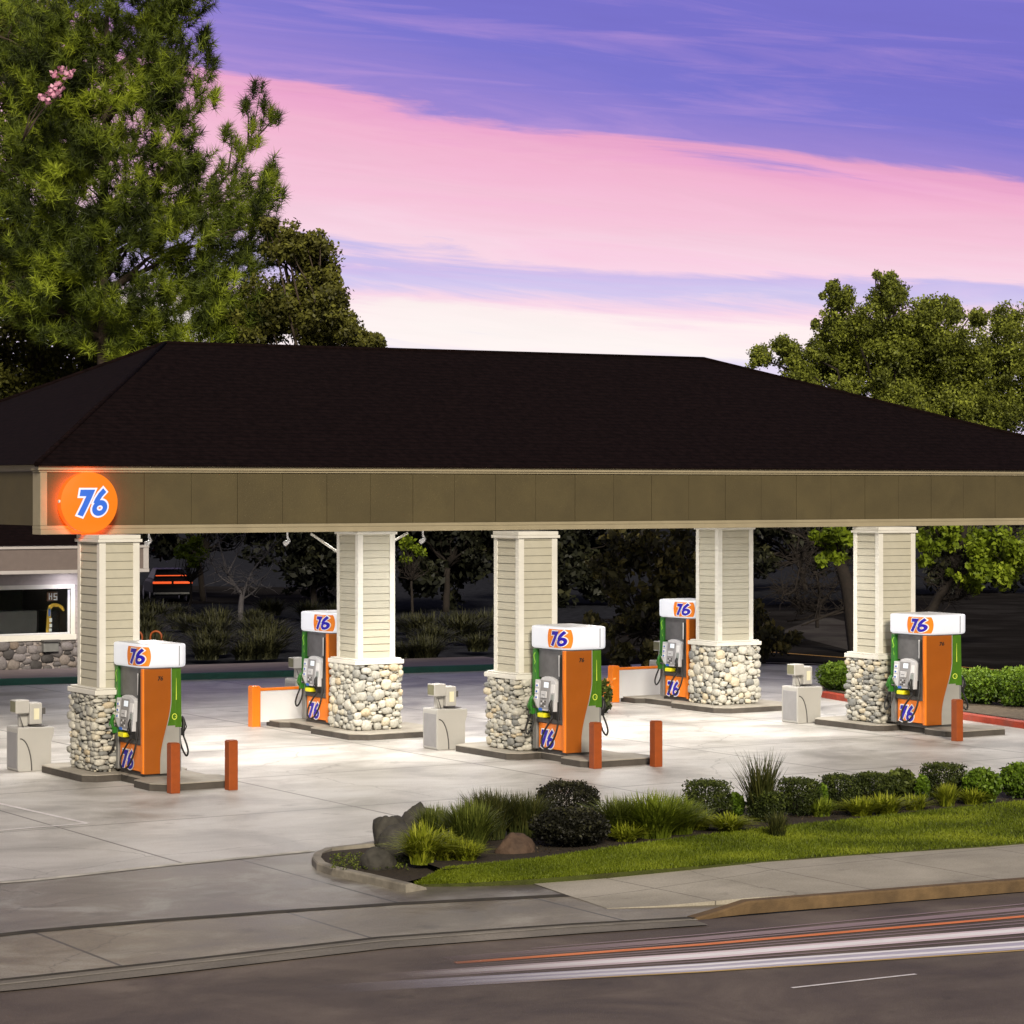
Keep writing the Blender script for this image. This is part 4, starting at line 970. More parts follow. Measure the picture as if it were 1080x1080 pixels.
# inside: counter silhouettes and signs seen through the pane
bxm('shop_shelf',wx0,AV(46,640,BV)[0],wz0-.3,AV(40,645,BV)[2],-1.2,-.5,M['dgrey']); bxm('shop_shelf',AV(58,640,BV)[0],wx1-.1,wz0-.3,AV(60,645,BV)[2],-1.2,-.5,M['black'])
bxm('inner_wall',xl+.3,xr-.3,.03,zt-.1,-4.2,-4,mat('olive_inner_wall',(.14,.15,.10),.8))
s0=AV(50.5,624,BV); s1=AV(61.5,634,BV); sgn_=bxm('window_sign',s0[0],s1[0],s1[2],s0[2],-.09,-.07,mat('brown_sign',(.16,.07,.03),.6))
mb=MB()
def cell(m_,x0,y0,x1,y1):
    a=AV(x0,y0,BV+.065);b=AV(x1,y1,BV+.065); m_.add([(a[0],a[1],b[2]),(b[0],a[1],b[2]),(b[0],a[1],a[2]),(a[0],a[1],a[2])],[(0,1,2,3)])
for q in ((51.5,625.5,52.5,632.5),(54,625.5,55,632.5),(52.5,628.3,54,629.4),(56.5,625.5,60.5,626.6),(56.5,626.6,57.6,628.8),(56.5,628.8,60.5,629.9),(59.4,629.9,60.5,631.7),(56.5,631.7,60.5,632.8)): cell(mb,*q)
mb.build('sign_letters',M['logowhite'],sgn_,fix=False)
# arched promotional board
mb=MB(); pts=[AV(x,y,BV+.07) for x,y in ((48.5,667),(50,645),(51,639),(55,636.5),(61,636.5),(66,639),(68,643),(67,645),(62,640),(56,640),(53.5,643),(54,655),(53,667))]
mb.add([ (p[0],BV+.07,p[2]) for p in pts]+[(p[0],BV+.10,p[2]) for p in pts],[tuple(range(13)),tuple(range(25,12,-1))]+[(i,13+i,13+(i+1)%13,(i+1)%13) for i in range(13)]); ab=mb.build('arched_board',mat('yellow_board',(.5,.3,.03),.5),st)
mb=MB(); 
for q in ((51.2,642,53.2,650),): 
    a=AV(q[0],q[1],BV+.05);b=AV(q[2],q[3],BV+.05); mb.box(a[0],b[0],BV+.055,BV+.065,b[2],a[2])
mb.build('blue_print',M['bluebtn'],ab)
mb=MB()
for q in ((52,652,54.8,656),(52,658,54.8,661.5),(51.5,663,54.5,666)):
    a=AV(q[0],q[1],BV+.05);b=AV(q[2],q[3],BV+.05); mb.box(a[0],b[0],BV+.045,BV+.053,b[2],a[2])
mb.build('white_print',M['logowhite'],ab)
# stone wainscot
Vv,Fq,T=stones([p for p in pack((xr-xl),zs-.05,smax=.16,smin=.05,flatness=.8,seed=31,tries=5000)],lambda x:(np.array([xl+x,BV]),np.array([0.,-1.])),31,thick=.45)
rawmesh('stone_wainscot',Vv,Fq,T,M['stonegrey'],st,nv=3,smooth=True)
bxm('utility_box',AV(43,680,BV)[0],AV(59,680,BV)[0],AV(50,687,BV)[2],AV(50,677,BV)[2],.0,.22,M['grey']); bxm('box_hood',AV(42,680,BV)[0],AV(60,680,BV)[0],AV(50,676.8,BV)[2],AV(50,674.5,BV)[2],.0,.30,M['dgrey'])
# roof fascia projecting over the wall
fx1=AV(155,590,BV-1.4)[0]; FV=BV-1.4
fb0=AV(60,605,FV)[2]; fb1=AV(60,575,FV)[2]; fxl=xl-1
mb=MB(); mb.box(fxl,fx1,FV,FV+.2,fb0+.1,fb1-.1); mb.box(fx1-.2,fx1,FV+.201,BV+9,fb0+.1,fb1-.1); mb.build('roof_fascia',mat('store_fascia',(.15,.12,.11),.8,var=.08),st)
mb=MB(); mb.box(fxl,fx1+.05,FV-.05,FV+.15,fb0,fb0+.098); mb.box(fxl,fx1+.05,FV-.05,FV+.15,fb1-.098,fb1); mb.box(fx1-.12,fx1+.04,FV-.04,FV-.002,fb0+.1,fb1-.1); mb.build('fascia_trim',mat('store_trim',(.42,.39,.38),.6,var=.05),st,bevel=.01)
mb=MB(); mb.box(fxl+.01,fx1-.21,FV+.21,BV+9,fb0+.11,fb0+.16); mb.build('soffit',M['soffit'],st)
mb=MB(); mb.add([(fxl,FV-.1,fb1+.002),(fx1+.1,FV-.1,fb1+.002),(fx1+.1,BV+9.1,fb1+.002),(fxl,BV+9.1,fb1+.002),(fxl+.1,BV+4,fb1+1.6),(fx1-5,BV+4,fb1+1.6)],[(0,1,5,4),(1,2,5),(2,3,4,5),(3,0,4),(3,2,1,0)]); mb.build('roof',M['shingle'],st)
lf=MB().box(AV(70,600,BV)[0]-.1,AV(70,600,BV)[0]+.1,BV-.8,BV-.6,fb0+.06,fb0+.109).build('soffit_lamp',lampm,st)
L=bpy.data.lights.new('soffit_light','AREA'); L.size=.18; L.energy=30; L.color=(.95,.92,1); lo=bpy.data.objects.new('soffit_light',L); link(lo,lf); lo.location=(AV(70,600,BV)[0],BV-.7,fb0+.05)
# orange hoops by the green kerb
def hoop(x,y,label):
    p=G(x,y,0.0); mb=MB(); r_=.165
    pts=[(-r_,0,0),(-r_,0,.4),(-r_,0,.78)]+[(-r_*math.cos(a),0,.78+r_*math.sin(a)) for a in [math.pi*i/8 for i in range(1,8)]]+[(r_,0,.78),(r_,0,.4),(r_,0,0)]
    mb.tube(pts,.03,8); o=mb.build('hoop_barrier',M['bollard'],loc=p); o.rotation_euler=(0,0,-PHI); tag(o,label,'hoop','orange pipe hoops beyond the nearest pump'); return o
hoop(164.5,700,'bent orange pipe hoop seen above the nearest pump, right one'); hoop(144,700,'bent orange pipe hoop beside the foremost column, left one of two')

# ------------------------------------------------------------ vegetation
def branch(mb,a,b,r0,r1,wob=.08,k=6,n=7):
    a=Vector(a);b=Vector(b); L=(b-a).length; pts=[]
    for i in range(k+1):
        t=i/k; p=a.lerp(b,t)+Vector((random.uniform(-1,1),random.uniform(-1,1),random.uniform(-1,1)))*L*wob*math.sin(math.pi*t)*.6; p.z+=L*.06*math.sin(math.pi*t); pts.append(p)
    mb.tube(pts,r0,n,r1=r1); return pts
def tree(name,base,circ,Z,depth,n,leafsize,m,bark,label,cat='tree',group=None,trunk_r=.25,lean=(0,0),clump=.5,down=0,tmul=1,fork=None,limbs=True,shell=.35,nsub=11,fuzz=.16):
    """circ: crown lumps as (photo x, photo y, radius px) standing at distance Z, thrown over +-depth metres"""
    b=Vector(base); t=empty(name,b,label,cat,group)
    s=Z/F; cen=[];rad=[]
    for (x,y,r) in circ:
        k=max(1,int(round(depth/(r*s*1.2))))
        for j in range(k):
            dz=random.uniform(-depth,depth)*.5; c=AZ(x+random.uniform(-.2,.2)*r,y+random.uniform(-.2,.2)*r,Z+dz); q=r*s*random.uniform(.75,1.0)
            # break lumps into small sub clumps
            for h in range(nsub):
                d=Vector([random.gauss(0,1) for _ in range(3)]).normalized(); pc=Vector(c)+d*q*random.uniform(.3,1.0)
                cen.append(pc-b); rad.append(q*clump*random.uniform(.55,1.0))
    cen_np=np.array([c[:] for c in cen]); rad_np=np.array(rad)
    P,idx,D=blob_points(cen_np,np.stack([rad_np,rad_np,rad_np*.8],1),n,shell)
    P=P+rng.normal(size=P.shape)*(fuzz*rad_np[idx])[:,None]
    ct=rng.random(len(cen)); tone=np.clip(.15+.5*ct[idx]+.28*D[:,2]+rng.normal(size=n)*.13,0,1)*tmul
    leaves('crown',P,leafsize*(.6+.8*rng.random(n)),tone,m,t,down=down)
    mb=MB(); top=Vector(cen[0]) ; cx_=Vector(cen_np.mean(0)); hh=cx_.z
    fk=fork if fork else hh*.55
    f0=Vector((cx_.x*.35+lean[0],cx_.y*.35+lean[1],fk)); branch(mb,(0,0,-.1),f0,trunk_r,trunk_r*.72,.05)
    if limbs:
        for j in random.sample(range(len(cen)),min(len(cen),46)):
            mid=f0.lerp(Vector(cen[j]),.5)+Vector((random.uniform(-.5,.5),random.uniform(-.5,.5),random.uniform(-.3,.2)))
            branch(mb,f0,mid,trunk_r*.42,trunk_r*.2,.1,4,6); branch(mb,mid,cen[j],trunk_r*.2,trunk_r*.05,.1,4,5)
    mb.build('trunk',bark,t)
    return t
# --- pine
def pine():
    Z=86; s=Z/F; bx_,by_,_=AZ(112,HZ,Z); b=Vector((bx_,by_,0)); t=empty('pine_tree',b,'tall pine with bright needle tufts rising behind the left end of the roof','tree')
    circ=[(40,60,45),(20,130,45),(50,150,40),(30,220,45),(50,280,40),(10,300,50),(60,330,40),(0,40,50),(-20,200,50),(130,20,75),(60,60,45),(180,40,42),(130,90,75),(185,95,38),(80,130,50),(150,150,60),(200,170,30),(110,200,60),(175,215,55),(225,215,38),(80,250,45),(140,270,60),(210,265,55),(255,250,32),
          (262,205,22),(285,190,12),(272,225,22),(120,330,50),(185,325,55),(240,310,45),(275,300,30),(215,350,40),(150,370,40),(60,190,35),(90,300,40),(95,10,50),(170,-20,60),(250,345,30)]
    sprig=[(272,100,9),(282,118,7),(262,112,7),(290,124,6),(270,132,7),(248,150,8),(238,142,5),(287,175,8),(284,192,9),(294,200,8),(268,150,7),(215,55,9),(222,72,8),(212,95,10),(224,108,8),(255,168,9),(240,185,12),(222,200,14),(258,190,9),(276,212,10),(215,40,6)]
    T=[];D=[]
    wt=np.array([r*r for _,_,r in circ],float); wt/=wt.sum()
    for k in range(5600):
        x,y,r=circ[rng.choice(len(circ),p=wt)]; an=random.uniform(0,6.28); q=r*math.sqrt(random.random()); dz=random.uniform(-1,1)*3.6
        px_,py_=x+q*math.cos(an),y+q*math.sin(an)
        q_=AZ(px_,py_,Z+dz)
        if mnoise.noise(Vector(q_)*.62)<-.16: continue
        T.append(q_); cx0,cy0,_=AZ(140,HZ,Z); d_=Vector((T[-1][0]-cx0,T[-1][1]-cy0,0)); d_=d_.normalized() if d_.length>.1 else Vector((1,0,0))
        D.append((d_*.7+Vector((random.uniform(-.5,.5),random.uniform(-.5,.5),random.uniform(.35,1.1)))).normalized()[:])
    for x,y,r in sprig:
        for k in range(5):
            T.append(AZ(x+random.uniform(-r,r)*.7,y+random.uniform(-r,r),Z+random.uniform(-.4,.4))); D.append(Vector((.25,.1,.9)).normalized()[:])
    T=np.array(T)-np.array(b[:]); D=np.array(D); n=len(T); K=70
    # a tuft: needles along a short shoot
    tt_=rng.random((n,K,1)); base=T[:,None,:]+D[:,None,:]*(tt_-.5)*.42
    rnd=rng.normal(size=(n,K,3)); rnd/=np.linalg.norm(rnd,axis=2,keepdims=True); dirn=D[:,None,:]*.6+rnd*.95; dirn/=np.linalg.norm(dirn,axis=2,keepdims=True)
    ln=(.28+.18*rng.random((n,K,1))); sid=np.cross(dirn,rng.normal(size=(n,K,3))); sid/=np.linalg.norm(sid,axis=2,keepdims=True); wd=.0125
    V=np.stack([base-sid*wd,base+sid*wd,base+dirn*ln],2).reshape(-1,3)
    # tone varies by tuft and by clump
    cl=np.array([mnoise.noise(Vector(p*.9)) for p in T]); tone=np.clip(.44+cl*.95+rng.normal(size=n)*.16,0,1)
    tone=np.repeat(tone,K)+.12*rng.normal(size=n*K); tone=np.clip(tone,0,1)
    rawmesh('needles',V,np.arange(len(V)).reshape(-1,3),np.repeat(tone,3),M['needle'],t,nv=3)
    mb=MB(); topz=5.1+540*s
    mb.tube([(0,0,-.1),(.1,.05,5),(-.1,.1,11),(.05,0,topz)],[.34,.28,.2,.05],9)
    for k in range(26):
        x,y,r=circ[k%len(circ)]; e_=Vector(AZ(x+random.uniform(-r,r)*.5,y-random.uniform(0,r)*.4,Z+random.uniform(-1.5,1.5)))-b; z_=max(2,e_.z-abs(e_.x)*.35-.8); branch(mb,(0,0,z_),e_,.10,.02,.06,6,6)
        for q in range(4):
            m_=Vector((0,0,z_)).lerp(e_,random.uniform(.4,.9)); e2=m_+Vector((random.uniform(-1,1),random.uniform(-1,1),random.uniform(0,.8)))*1.2; branch(mb,m_,e2,.035,.01,.06,4,5)
    for pth in ([(205,235),(232,195),(262,152),(274,100)],[(262,152),(280,135),(291,120)],[(232,215),(262,205),(284,190),(288,168)],[(262,152),(262,118)],[(240,185),(245,150)]):
        pts=[Vector(AZ(x,y,Z))-b for x,y in pth]; mb.tube(catmull(pts,4),.045,6,r1=.012)
    mb.build('trunk',M['bark'],t)
pine()
tree('ivy_clad_tree',(*AZ(384,HZ,84)[:2],0),[(300,262,24),(325,262,22),(330,295,34),(345,325,28),(300,330,40),(362,345,20),(340,350,30),(378,358,12),(396,361,10),(270,350,30),(283,238,10)],84,4,40000,.075,M['olive'],M['bark'],
     'dense smooth-edged olive tree bulging right of the pine above the roof',clump=.55,shell=.55)
tree('broadleaf_tree',(*AZ(30,HZ,94)[:2],0),[(20,40,50),(70,110,40),(30,150,45),(75,180,35),(0,390,55),(-40,380,60),(60,395,45),(0,300,60),(45,60,30),(52,250,34),(120,345,34),(75,300,34),(20,100,40),(60,290,42),(40,340,48),(95,350,38),(125,372,26),(10,250,50),(-20,330,60),(-20,180,60),(45,170,26),(100,385,30),(-20,60,50),(20,10,50)],94,6,95000,.09,M['olive'],M['bark'],
     'olive-leaved broad tree at the left edge, showing below and behind the pine',tmul=1.15)
fl=[AZ(x+random.uniform(-4,4),y+random.uniform(-3,3),81.0+random.uniform(-.5,.5)) for x,y in [(58,78),(66,74),(72,80),(62,88),(64,95),(60,100),(52,98),(44,103),(48,106),(55,92),(74,76)] for _ in range(14)]
ft=empty('blossoming_branch',AZ(58,105,81.0),'pink blossoms on a branch at the upper left','blossom')
o=leaves('blossom',np.array(fl)-np.array(ft.location[:]),.085,rng.random(len(fl)),M['pinkflower'],ft,aspect=.8)
mb=MB(); 
for q in ((44,103),(74,78),(60,84),(66,96)): branch(mb,(-.6,1.2,-1.2),Vector(AZ(*q,81.0))-Vector(ft.location),.03,.012,.08,4,5)
mb.build('twig',M['bark'],ft)
tree('oak_tree',(*AZ(960,HZ,98)[:2],0),[(803,376,14),(825,366,13),(838,382,20),(862,372,18),(880,345,20),(888,318,16),(878,304,9),(905,345,26),(930,325,22),(938,298,12),(946,310,12),(925,290,5),(868,312,4),(860,342,5),(970,345,30),(985,325,14),(1003,328,16),(1032,335,12),(1010,360,34),(950,375,36),(900,385,30),(985,395,40),(1040,385,38),(1060,340,20),(1075,400,45),(1030,425,30),(940,405,30),(1090,360,40),(850,398,20),(1000,440,40),(1060,450,50),(950,425,34),(890,412,24),(940,350,30),(985,365,40),(905,370,35),(1030,390,45),(960,385,45),(880,380,30),(1010,410,45),(1070,430,50)],
     98,6,200000,.058,M['crownR'],M['barkdark'],'round green broadleaf tree rising behind the right slope of the roof',trunk_r=.35,clump=.42,shell=.05,fuzz=.3)
# --- dark trees beyond the lot, seen under the canopy
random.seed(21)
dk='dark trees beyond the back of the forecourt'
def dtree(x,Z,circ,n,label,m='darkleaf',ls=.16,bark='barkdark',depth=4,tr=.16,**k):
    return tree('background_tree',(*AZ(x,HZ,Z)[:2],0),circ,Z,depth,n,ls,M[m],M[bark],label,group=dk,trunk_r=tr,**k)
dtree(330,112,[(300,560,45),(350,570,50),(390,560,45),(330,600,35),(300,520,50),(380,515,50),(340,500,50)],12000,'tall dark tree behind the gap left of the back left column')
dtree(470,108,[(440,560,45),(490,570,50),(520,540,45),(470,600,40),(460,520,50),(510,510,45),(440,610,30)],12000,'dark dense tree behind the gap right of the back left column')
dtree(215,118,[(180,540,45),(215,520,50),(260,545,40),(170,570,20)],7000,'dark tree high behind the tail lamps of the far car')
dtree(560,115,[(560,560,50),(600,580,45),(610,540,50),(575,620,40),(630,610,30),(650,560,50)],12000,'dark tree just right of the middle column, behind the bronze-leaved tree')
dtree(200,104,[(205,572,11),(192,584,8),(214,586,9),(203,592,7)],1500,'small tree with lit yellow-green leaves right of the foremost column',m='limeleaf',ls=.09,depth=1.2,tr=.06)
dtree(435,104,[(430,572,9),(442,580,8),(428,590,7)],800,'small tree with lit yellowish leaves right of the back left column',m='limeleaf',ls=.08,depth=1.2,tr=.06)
# bronze-leaved tree behind the back right pump
tree('magnolia_tree',(*G(688,708)[:2],0),[(640,600,18),(665,590,22),(700,600,26),(725,620,24),(650,625,14),(690,640,26),(720,655,22),(665,655,16),(640,665,13),(655,690,15),(690,690,20),(625,655,8),(720,575,22),(680,570,20),(650,572,14),(712,690,20)],
     72,2.2,5200,.125,M['magleaf'],M['barkdark'],'bronze-green leafy tree in the planter behind the back right pump',trunk_r=.09,clump=.6,down=.5)
tree('weeping_tree',(*G(805,700)[:2],0),[(800,655,12),(812,668,14),(800,680,12),(825,680,10),(798,640,8),(838,672,7)],76,1.6,1800,.11,M['magleaf'],M['barkdark'],'low drooping tree with brown-green leaves right of the back right column',trunk_r=.07,clump=.6,down=1.4,tmul=1.3)
# leafless and lit trees at the right
def bare(base,Z,paths,label,m,r=.05,name='bare_tree',leafs=None,lm=None,lsz=.1,depth=1.0,tw=60):
    b=Vector(base); t=empty(name,b,label,'tree'); mb=MB(); allp=[]
    for i,(pth,ra,rb) in enumerate(paths):
        off=0 if i==0 else random.uniform(-depth,depth)*.5
        pts=[Vector(AZ(x,y,Z+(off*k/(len(pth)-1))))-b for k,(x,y) in enumerate(pth)]; c=catmull(pts,5); mb.tube(c,ra,7,r1=rb); allp+=c
    for k in range(tw):
        p=random.choice(allp); 
        if p.z<1: continue
        e_=p+Vector((random.uniform(-1,1),random.uniform(-.6,.6),random.uniform(-.5,.9)))*random.uniform(.4,1.2); q=branch(mb,p,e_,.018,.006,.15,4,4)
        for j in range(2): branch(mb,q[2],q[2]+Vector((random.uniform(-1,1),random.uniform(-.6,.6),random.uniform(-.4,.8)))*.5,.01,.004,.15,3,4)
    mb.build('trunk',m,t)
    if leafs:
        cen=[];rad=[]
        for (x,y,r_) in leafs:
            for j in range(5):
                cen.append((Vector(AZ(x+random.uniform(-.6,.6)*r_,y+random.uniform(-.6,.6)*r_,Z+random.uniform(-1,1)*depth))-b)[:]); rad.append(r_*Z/F*random.uniform(.4,.7))
        n=int(sum(r_*r_ for _,_,r_ in leafs)*3.2); P,idx,D=blob_points(cen,np.array(rad),n,.1); P=P+rng.normal(size=P.shape)*(.35*np.array(rad)[idx])[:,None]; ct=rng.random(len(cen))
        leaves('crown',P,lsz*(.6+.8*rng.random(n)),np.clip(.2+.6*ct[idx]+.15*rng.normal(size=n),0,1),lm,t,down=.3)
    return t
bare(G(249,664),99,[([(254,664),(254,640),(256,625)],.13,.09),([(256,628),(248,618),(240,605),(236,590),(230,570),(228,555)],.08,.02),([(256,628),(262,612),(268,600),(280,585),(290,570)],.06,.015),([(248,618),(232,608),(222,590)],.04,.01),([(256,632),(270,622),(278,608)],.04,.01),([(240,605),(250,585),(258,562)],.04,.01)],
     'pale leafless tree standing alone in the dark behind the left gap',M['barkpale'],depth=1.5,tw=90)
bare((*G(897,690)[:2],0),80,[([(905,700),(899,655),(894,620),(885,590),(877,560),(868,530)],.26,.16),([(885,590),(866,578),(846,566),(828,560)],.07,.03),([(890,606),(880,580),(850,575),(843,600),(838,625)],.05,.02),([(838,625),(826,628),(824,632)],.03,.015),([(894,640),(870,650),(845,660)],.06,.02)],
     'big dark tree with spreading branches and lit leaves, left of the right column',M['barkdark'],leafs=[(872,572,10),(885,583,9),(868,590,8),(893,570,10),(880,562,12),(862,566,7)],lm=M['limeleaf'],name='shade_tree',tw=110,depth=1.5)
bare((*G(860,668)[:2],0),86,[([(862,662),(862,645),(864,620),(858,600)],.07,.04),([(862,645),(850,640),(838,636),(825,622)],.05,.015),([(862,650),(880,648),(900,642)],.05,.02),([(846,648),(840,625),(850,600),(860,575)],.05,.015),([(862,640),(880,620),(895,605)],.04,.015),([(830,655),(850,652),(862,645)],.04,.02)],
     'leafless tangled tree beside the side street, between the two right columns',M['barkdark'],tw=260,depth=2)
bare((*G(978,655)[:2],0),82,[([(968,690),(978,655),(990,630),(1000,615),(1008,595),(1015,570),(1020,540)],.18,.09),([(1000,615),(1020,600),(1035,585),(1050,572),(1075,566)],.10,.04),([(990,632),(1010,632),(1018,625),(1008,620)],.06,.03),([(1008,595),(995,575),(985,555)],.07,.03),([(1020,600),(1018,580),(1025,560)],.05,.02)],
     'dark-limbed tree with lit yellow-green crown at the right edge',M['barkdark'],leafs=[(980,572,14),(1000,565,16),(1025,570,18),(1050,575,20),(1030,592,14),(1015,610,10),(1005,602,8),(1040,605,12),(1065,600,18),(975,590,8),(1028,620,8),(1075,580,20)],lm=M['limeleaf'],name='shade_tree',tw=140,depth=2)
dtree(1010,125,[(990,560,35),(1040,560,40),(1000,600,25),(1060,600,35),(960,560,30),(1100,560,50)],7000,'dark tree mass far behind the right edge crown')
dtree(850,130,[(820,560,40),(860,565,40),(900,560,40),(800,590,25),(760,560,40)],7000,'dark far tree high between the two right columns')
# shrubs on the dark bank
random.seed(5)
def blades(name,n,h,spread,wd,m,parent=None,loc=None,droop=.5,baser=.08,upright=1.0,tone0=.5):
    K=4; an=rng.random(n)*6.283; out=spread*(rng.random(n)**.7); hh=h*(.55+.45*rng.random(n)); br=baser*np.sqrt(rng.random(n)); ba=rng.random(n)*6.283
    B=np.stack([br*np.cos(ba),br*np.sin(ba),0*br],1); dx=np.stack([np.cos(an),np.sin(an),0*an],1); sd=np.stack([-np.sin(an),np.cos(an),0*an],1); V=[]
    for k in range(K+1):
        t=k/K; c=B+dx*(out*(t**1.6))[:,None]; c[:,2]=hh*(t*upright-droop*t**3*(out/spread)); w_=wd*(1-t)**.7+.0005
        V.append(c-sd*w_); V.append(c+sd*w_)
    V=np.stack(V,1); b=(np.arange(n)*(2*K+2))[:,None,None]; q=np.array([[2*k,2*k+1,2*k+3,2*k+2] for k in range(K)])[None]; Fq=(b+q).reshape(-1,4)
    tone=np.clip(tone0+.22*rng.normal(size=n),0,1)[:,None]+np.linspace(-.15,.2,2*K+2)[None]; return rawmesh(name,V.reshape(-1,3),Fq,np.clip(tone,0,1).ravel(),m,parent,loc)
gb=[]
for i in range(46):
    x=random.uniform(150,525); y=random.uniform(668,697) if i%3 else random.uniform(645,670)
    if x>355 and x<420: continue
    gb.append((x,y))
gproto=None
for i,(x,y) in enumerate(gb):
    if gproto is None:
        gproto=blades('tall_grass_clump',420,.75,.8,.02,M['darkleaf'],droop=.4,baser=.25,tone0=.75); o=gproto
    else: o=gproto.copy(); link(o)
    o.location=G(x,y,0.1); k=random.uniform(.8,1.5); o.scale=(k*1.3,k*1.3,k); o.rotation_euler=(0,0,random.uniform(0,6))
    tag(o,'dark grass clump on the unlit bank, '+('left of the back left column' if x<356 else 'right of the back left column'),'grass clump','dark grass clumps on the unlit bank')
def shrub(name,x,y,wpx,hpx,n,ls,m,label,shape='round',group=None,cat='shrub',zb=.18,depth=None,cut=0,tone=.0,fill=.35):
    """clipped or loose shrub: base at the photo point, size in photo px"""
    p=G(x,y,zb); Z=p[0]*S_+p[1]*C_; s=Z/F; w_=wpx*s/2; h=hpx*s; d_=depth or w_
    t=empty(name,p,label,cat,group)
    D=unit(rng.normal(size=(n,3))); 
    if shape=='box': e_=9.0
    elif shape=='dome': e_=2.6
    else: e_=2.2
    nr=(np.abs(D)**e_).sum(1)**(-1/e_); r_=(fill+(1-fill)*rng.random(n))**.45
    P=D*nr[:,None]*r_[:,None]*(1+.05*rng.normal(size=n))[:,None]; lump=np.array([mnoise.noise(Vector(q*2.2)+p_) for q,p_ in zip(P,[Vector((x,y,0))]*n)]); P*= (1+(.05 if shape=='box' else .16)*lump)[:,None]
    P=P*np.array([w_,d_,h/2])+np.array([0,0,h/2+.02]); P[:,2]=np.maximum(P[:,2],.0)
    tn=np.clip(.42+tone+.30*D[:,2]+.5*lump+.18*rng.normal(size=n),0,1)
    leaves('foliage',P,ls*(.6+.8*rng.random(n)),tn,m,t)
    mb=MB()
    for k in range(9):
        a=random.uniform(0,6.28); branch(mb,(random.uniform(-.04,.04),random.uniform(-.04,.04),-.05),(math.cos(a)*w_*.7,math.sin(a)*d_*.7,h*random.uniform(.5,.85)),.016,.006,.08,4,5)
    mb.build('stem',M['barkdark'],t); return t
bedg='clipped shrubs in the roadside planting bed'
# round, near black topiary
shrub('topiary_bush',602,892,80,38,10000,.022,M['hedgeblack'],'dark bush under the mushroom-topped clipped crown, behind the brown boulder','round',cat='bush',fill=.4)
shrub('topiary_bush',598,868,64,42,11000,.018,M['hedgeblack'],'near-black rounded clipped bush, tallest in the bed, right of the grass row','dome',fill=.6,cat='bush')
for (x,y,wp,hp,lab) in ((746.5,863,39,38,'square clipped dark bush right of the long grass clumps'),(843,859,32,36,'square clipped dark bush just right of the tall spiky plant'),
        (808,866,22,30,'dark narrow bush under the tall spiky plant'),(886,853,27,34,'square clipped dark bush, third from the right end of the bed'),(921,845,26,28,'low clipped dark bush left of the leafy shrub'),
        (994.5,842,37,35,'square clipped dark bush near the right edge of the bed, largest of the far ones')):
    shrub('clipped_bush',x,y,wp,hp,7500,.018,M['hedge'],lab,'box',bedg,'bush',depth=.30,fill=.55)
shrub('leafy_shrub',950,843,30,30,2600,.04,M['hedge'],'loose dark leafy shrub between clipped bushes at the right of the bed','round',tone=.15)
shrub('leafy_shrub',1035,846,40,34,2600,.035,M['hedgebright'],'bright green loose shrub at the right end of the bed','round')
shrub('leafy_shrub',973,845,14,26,1200,.03,M['hedgebright'],'small bright green shrub left of the largest far clipped bush','round')
shrub('leafy_shrub',1075,842,40,36,2600,.035,M['hedgebright'],'bright green loose shrub outside the right edge of the bed row','round')
shrub('leafy_shrub',866,854,14,26,1500,.03,M['hedgebright'],'small bright green shrub between two clipped bushes','round')
shrub('leafy_shrub',776,862,18,24,1500,.03,M['hedgebright'],'small bright green shrub right of the first clipped bush','round')
# far bright hedges by the red kerb
for x,y,wp,hp,lab in ((888,728,40,28,'bright green rounded hedge behind the red kerb, left of the right column'),(1035,742,44,36,'bushy green hedge behind the red kerb, at the right edge'),(1005,736,36,30,'bushy green hedge right of the pump by the red kerb'),(1075,745,50,40,'bushy green hedge beyond the right edge of the red kerb')):
    shrub('hedge',x,y,wp,hp,5000,.04,M['hedgebright'],lab,'dome',zb=.14,depth=.7,cat='hedge')
# orange flowers left of the barrier post
fp=G(638,752,.02); ft2=shrub('flowering_shrub',637,752,16,34,900,.06,M['hedge'],'shrub with orange flowers left of the back right orange post','round',zb=0)
of=[(random.uniform(-.2,.2),random.uniform(-.2,.2),random.uniform(.35,.78)) for _ in range(50)]
leaves('flower',np.array(of),.045,rng.random(50),leafmat('orange_flowers',[(0,(.7,.2,.03)),(1,(.85,.35,.1))]),ft2,aspect=.8)
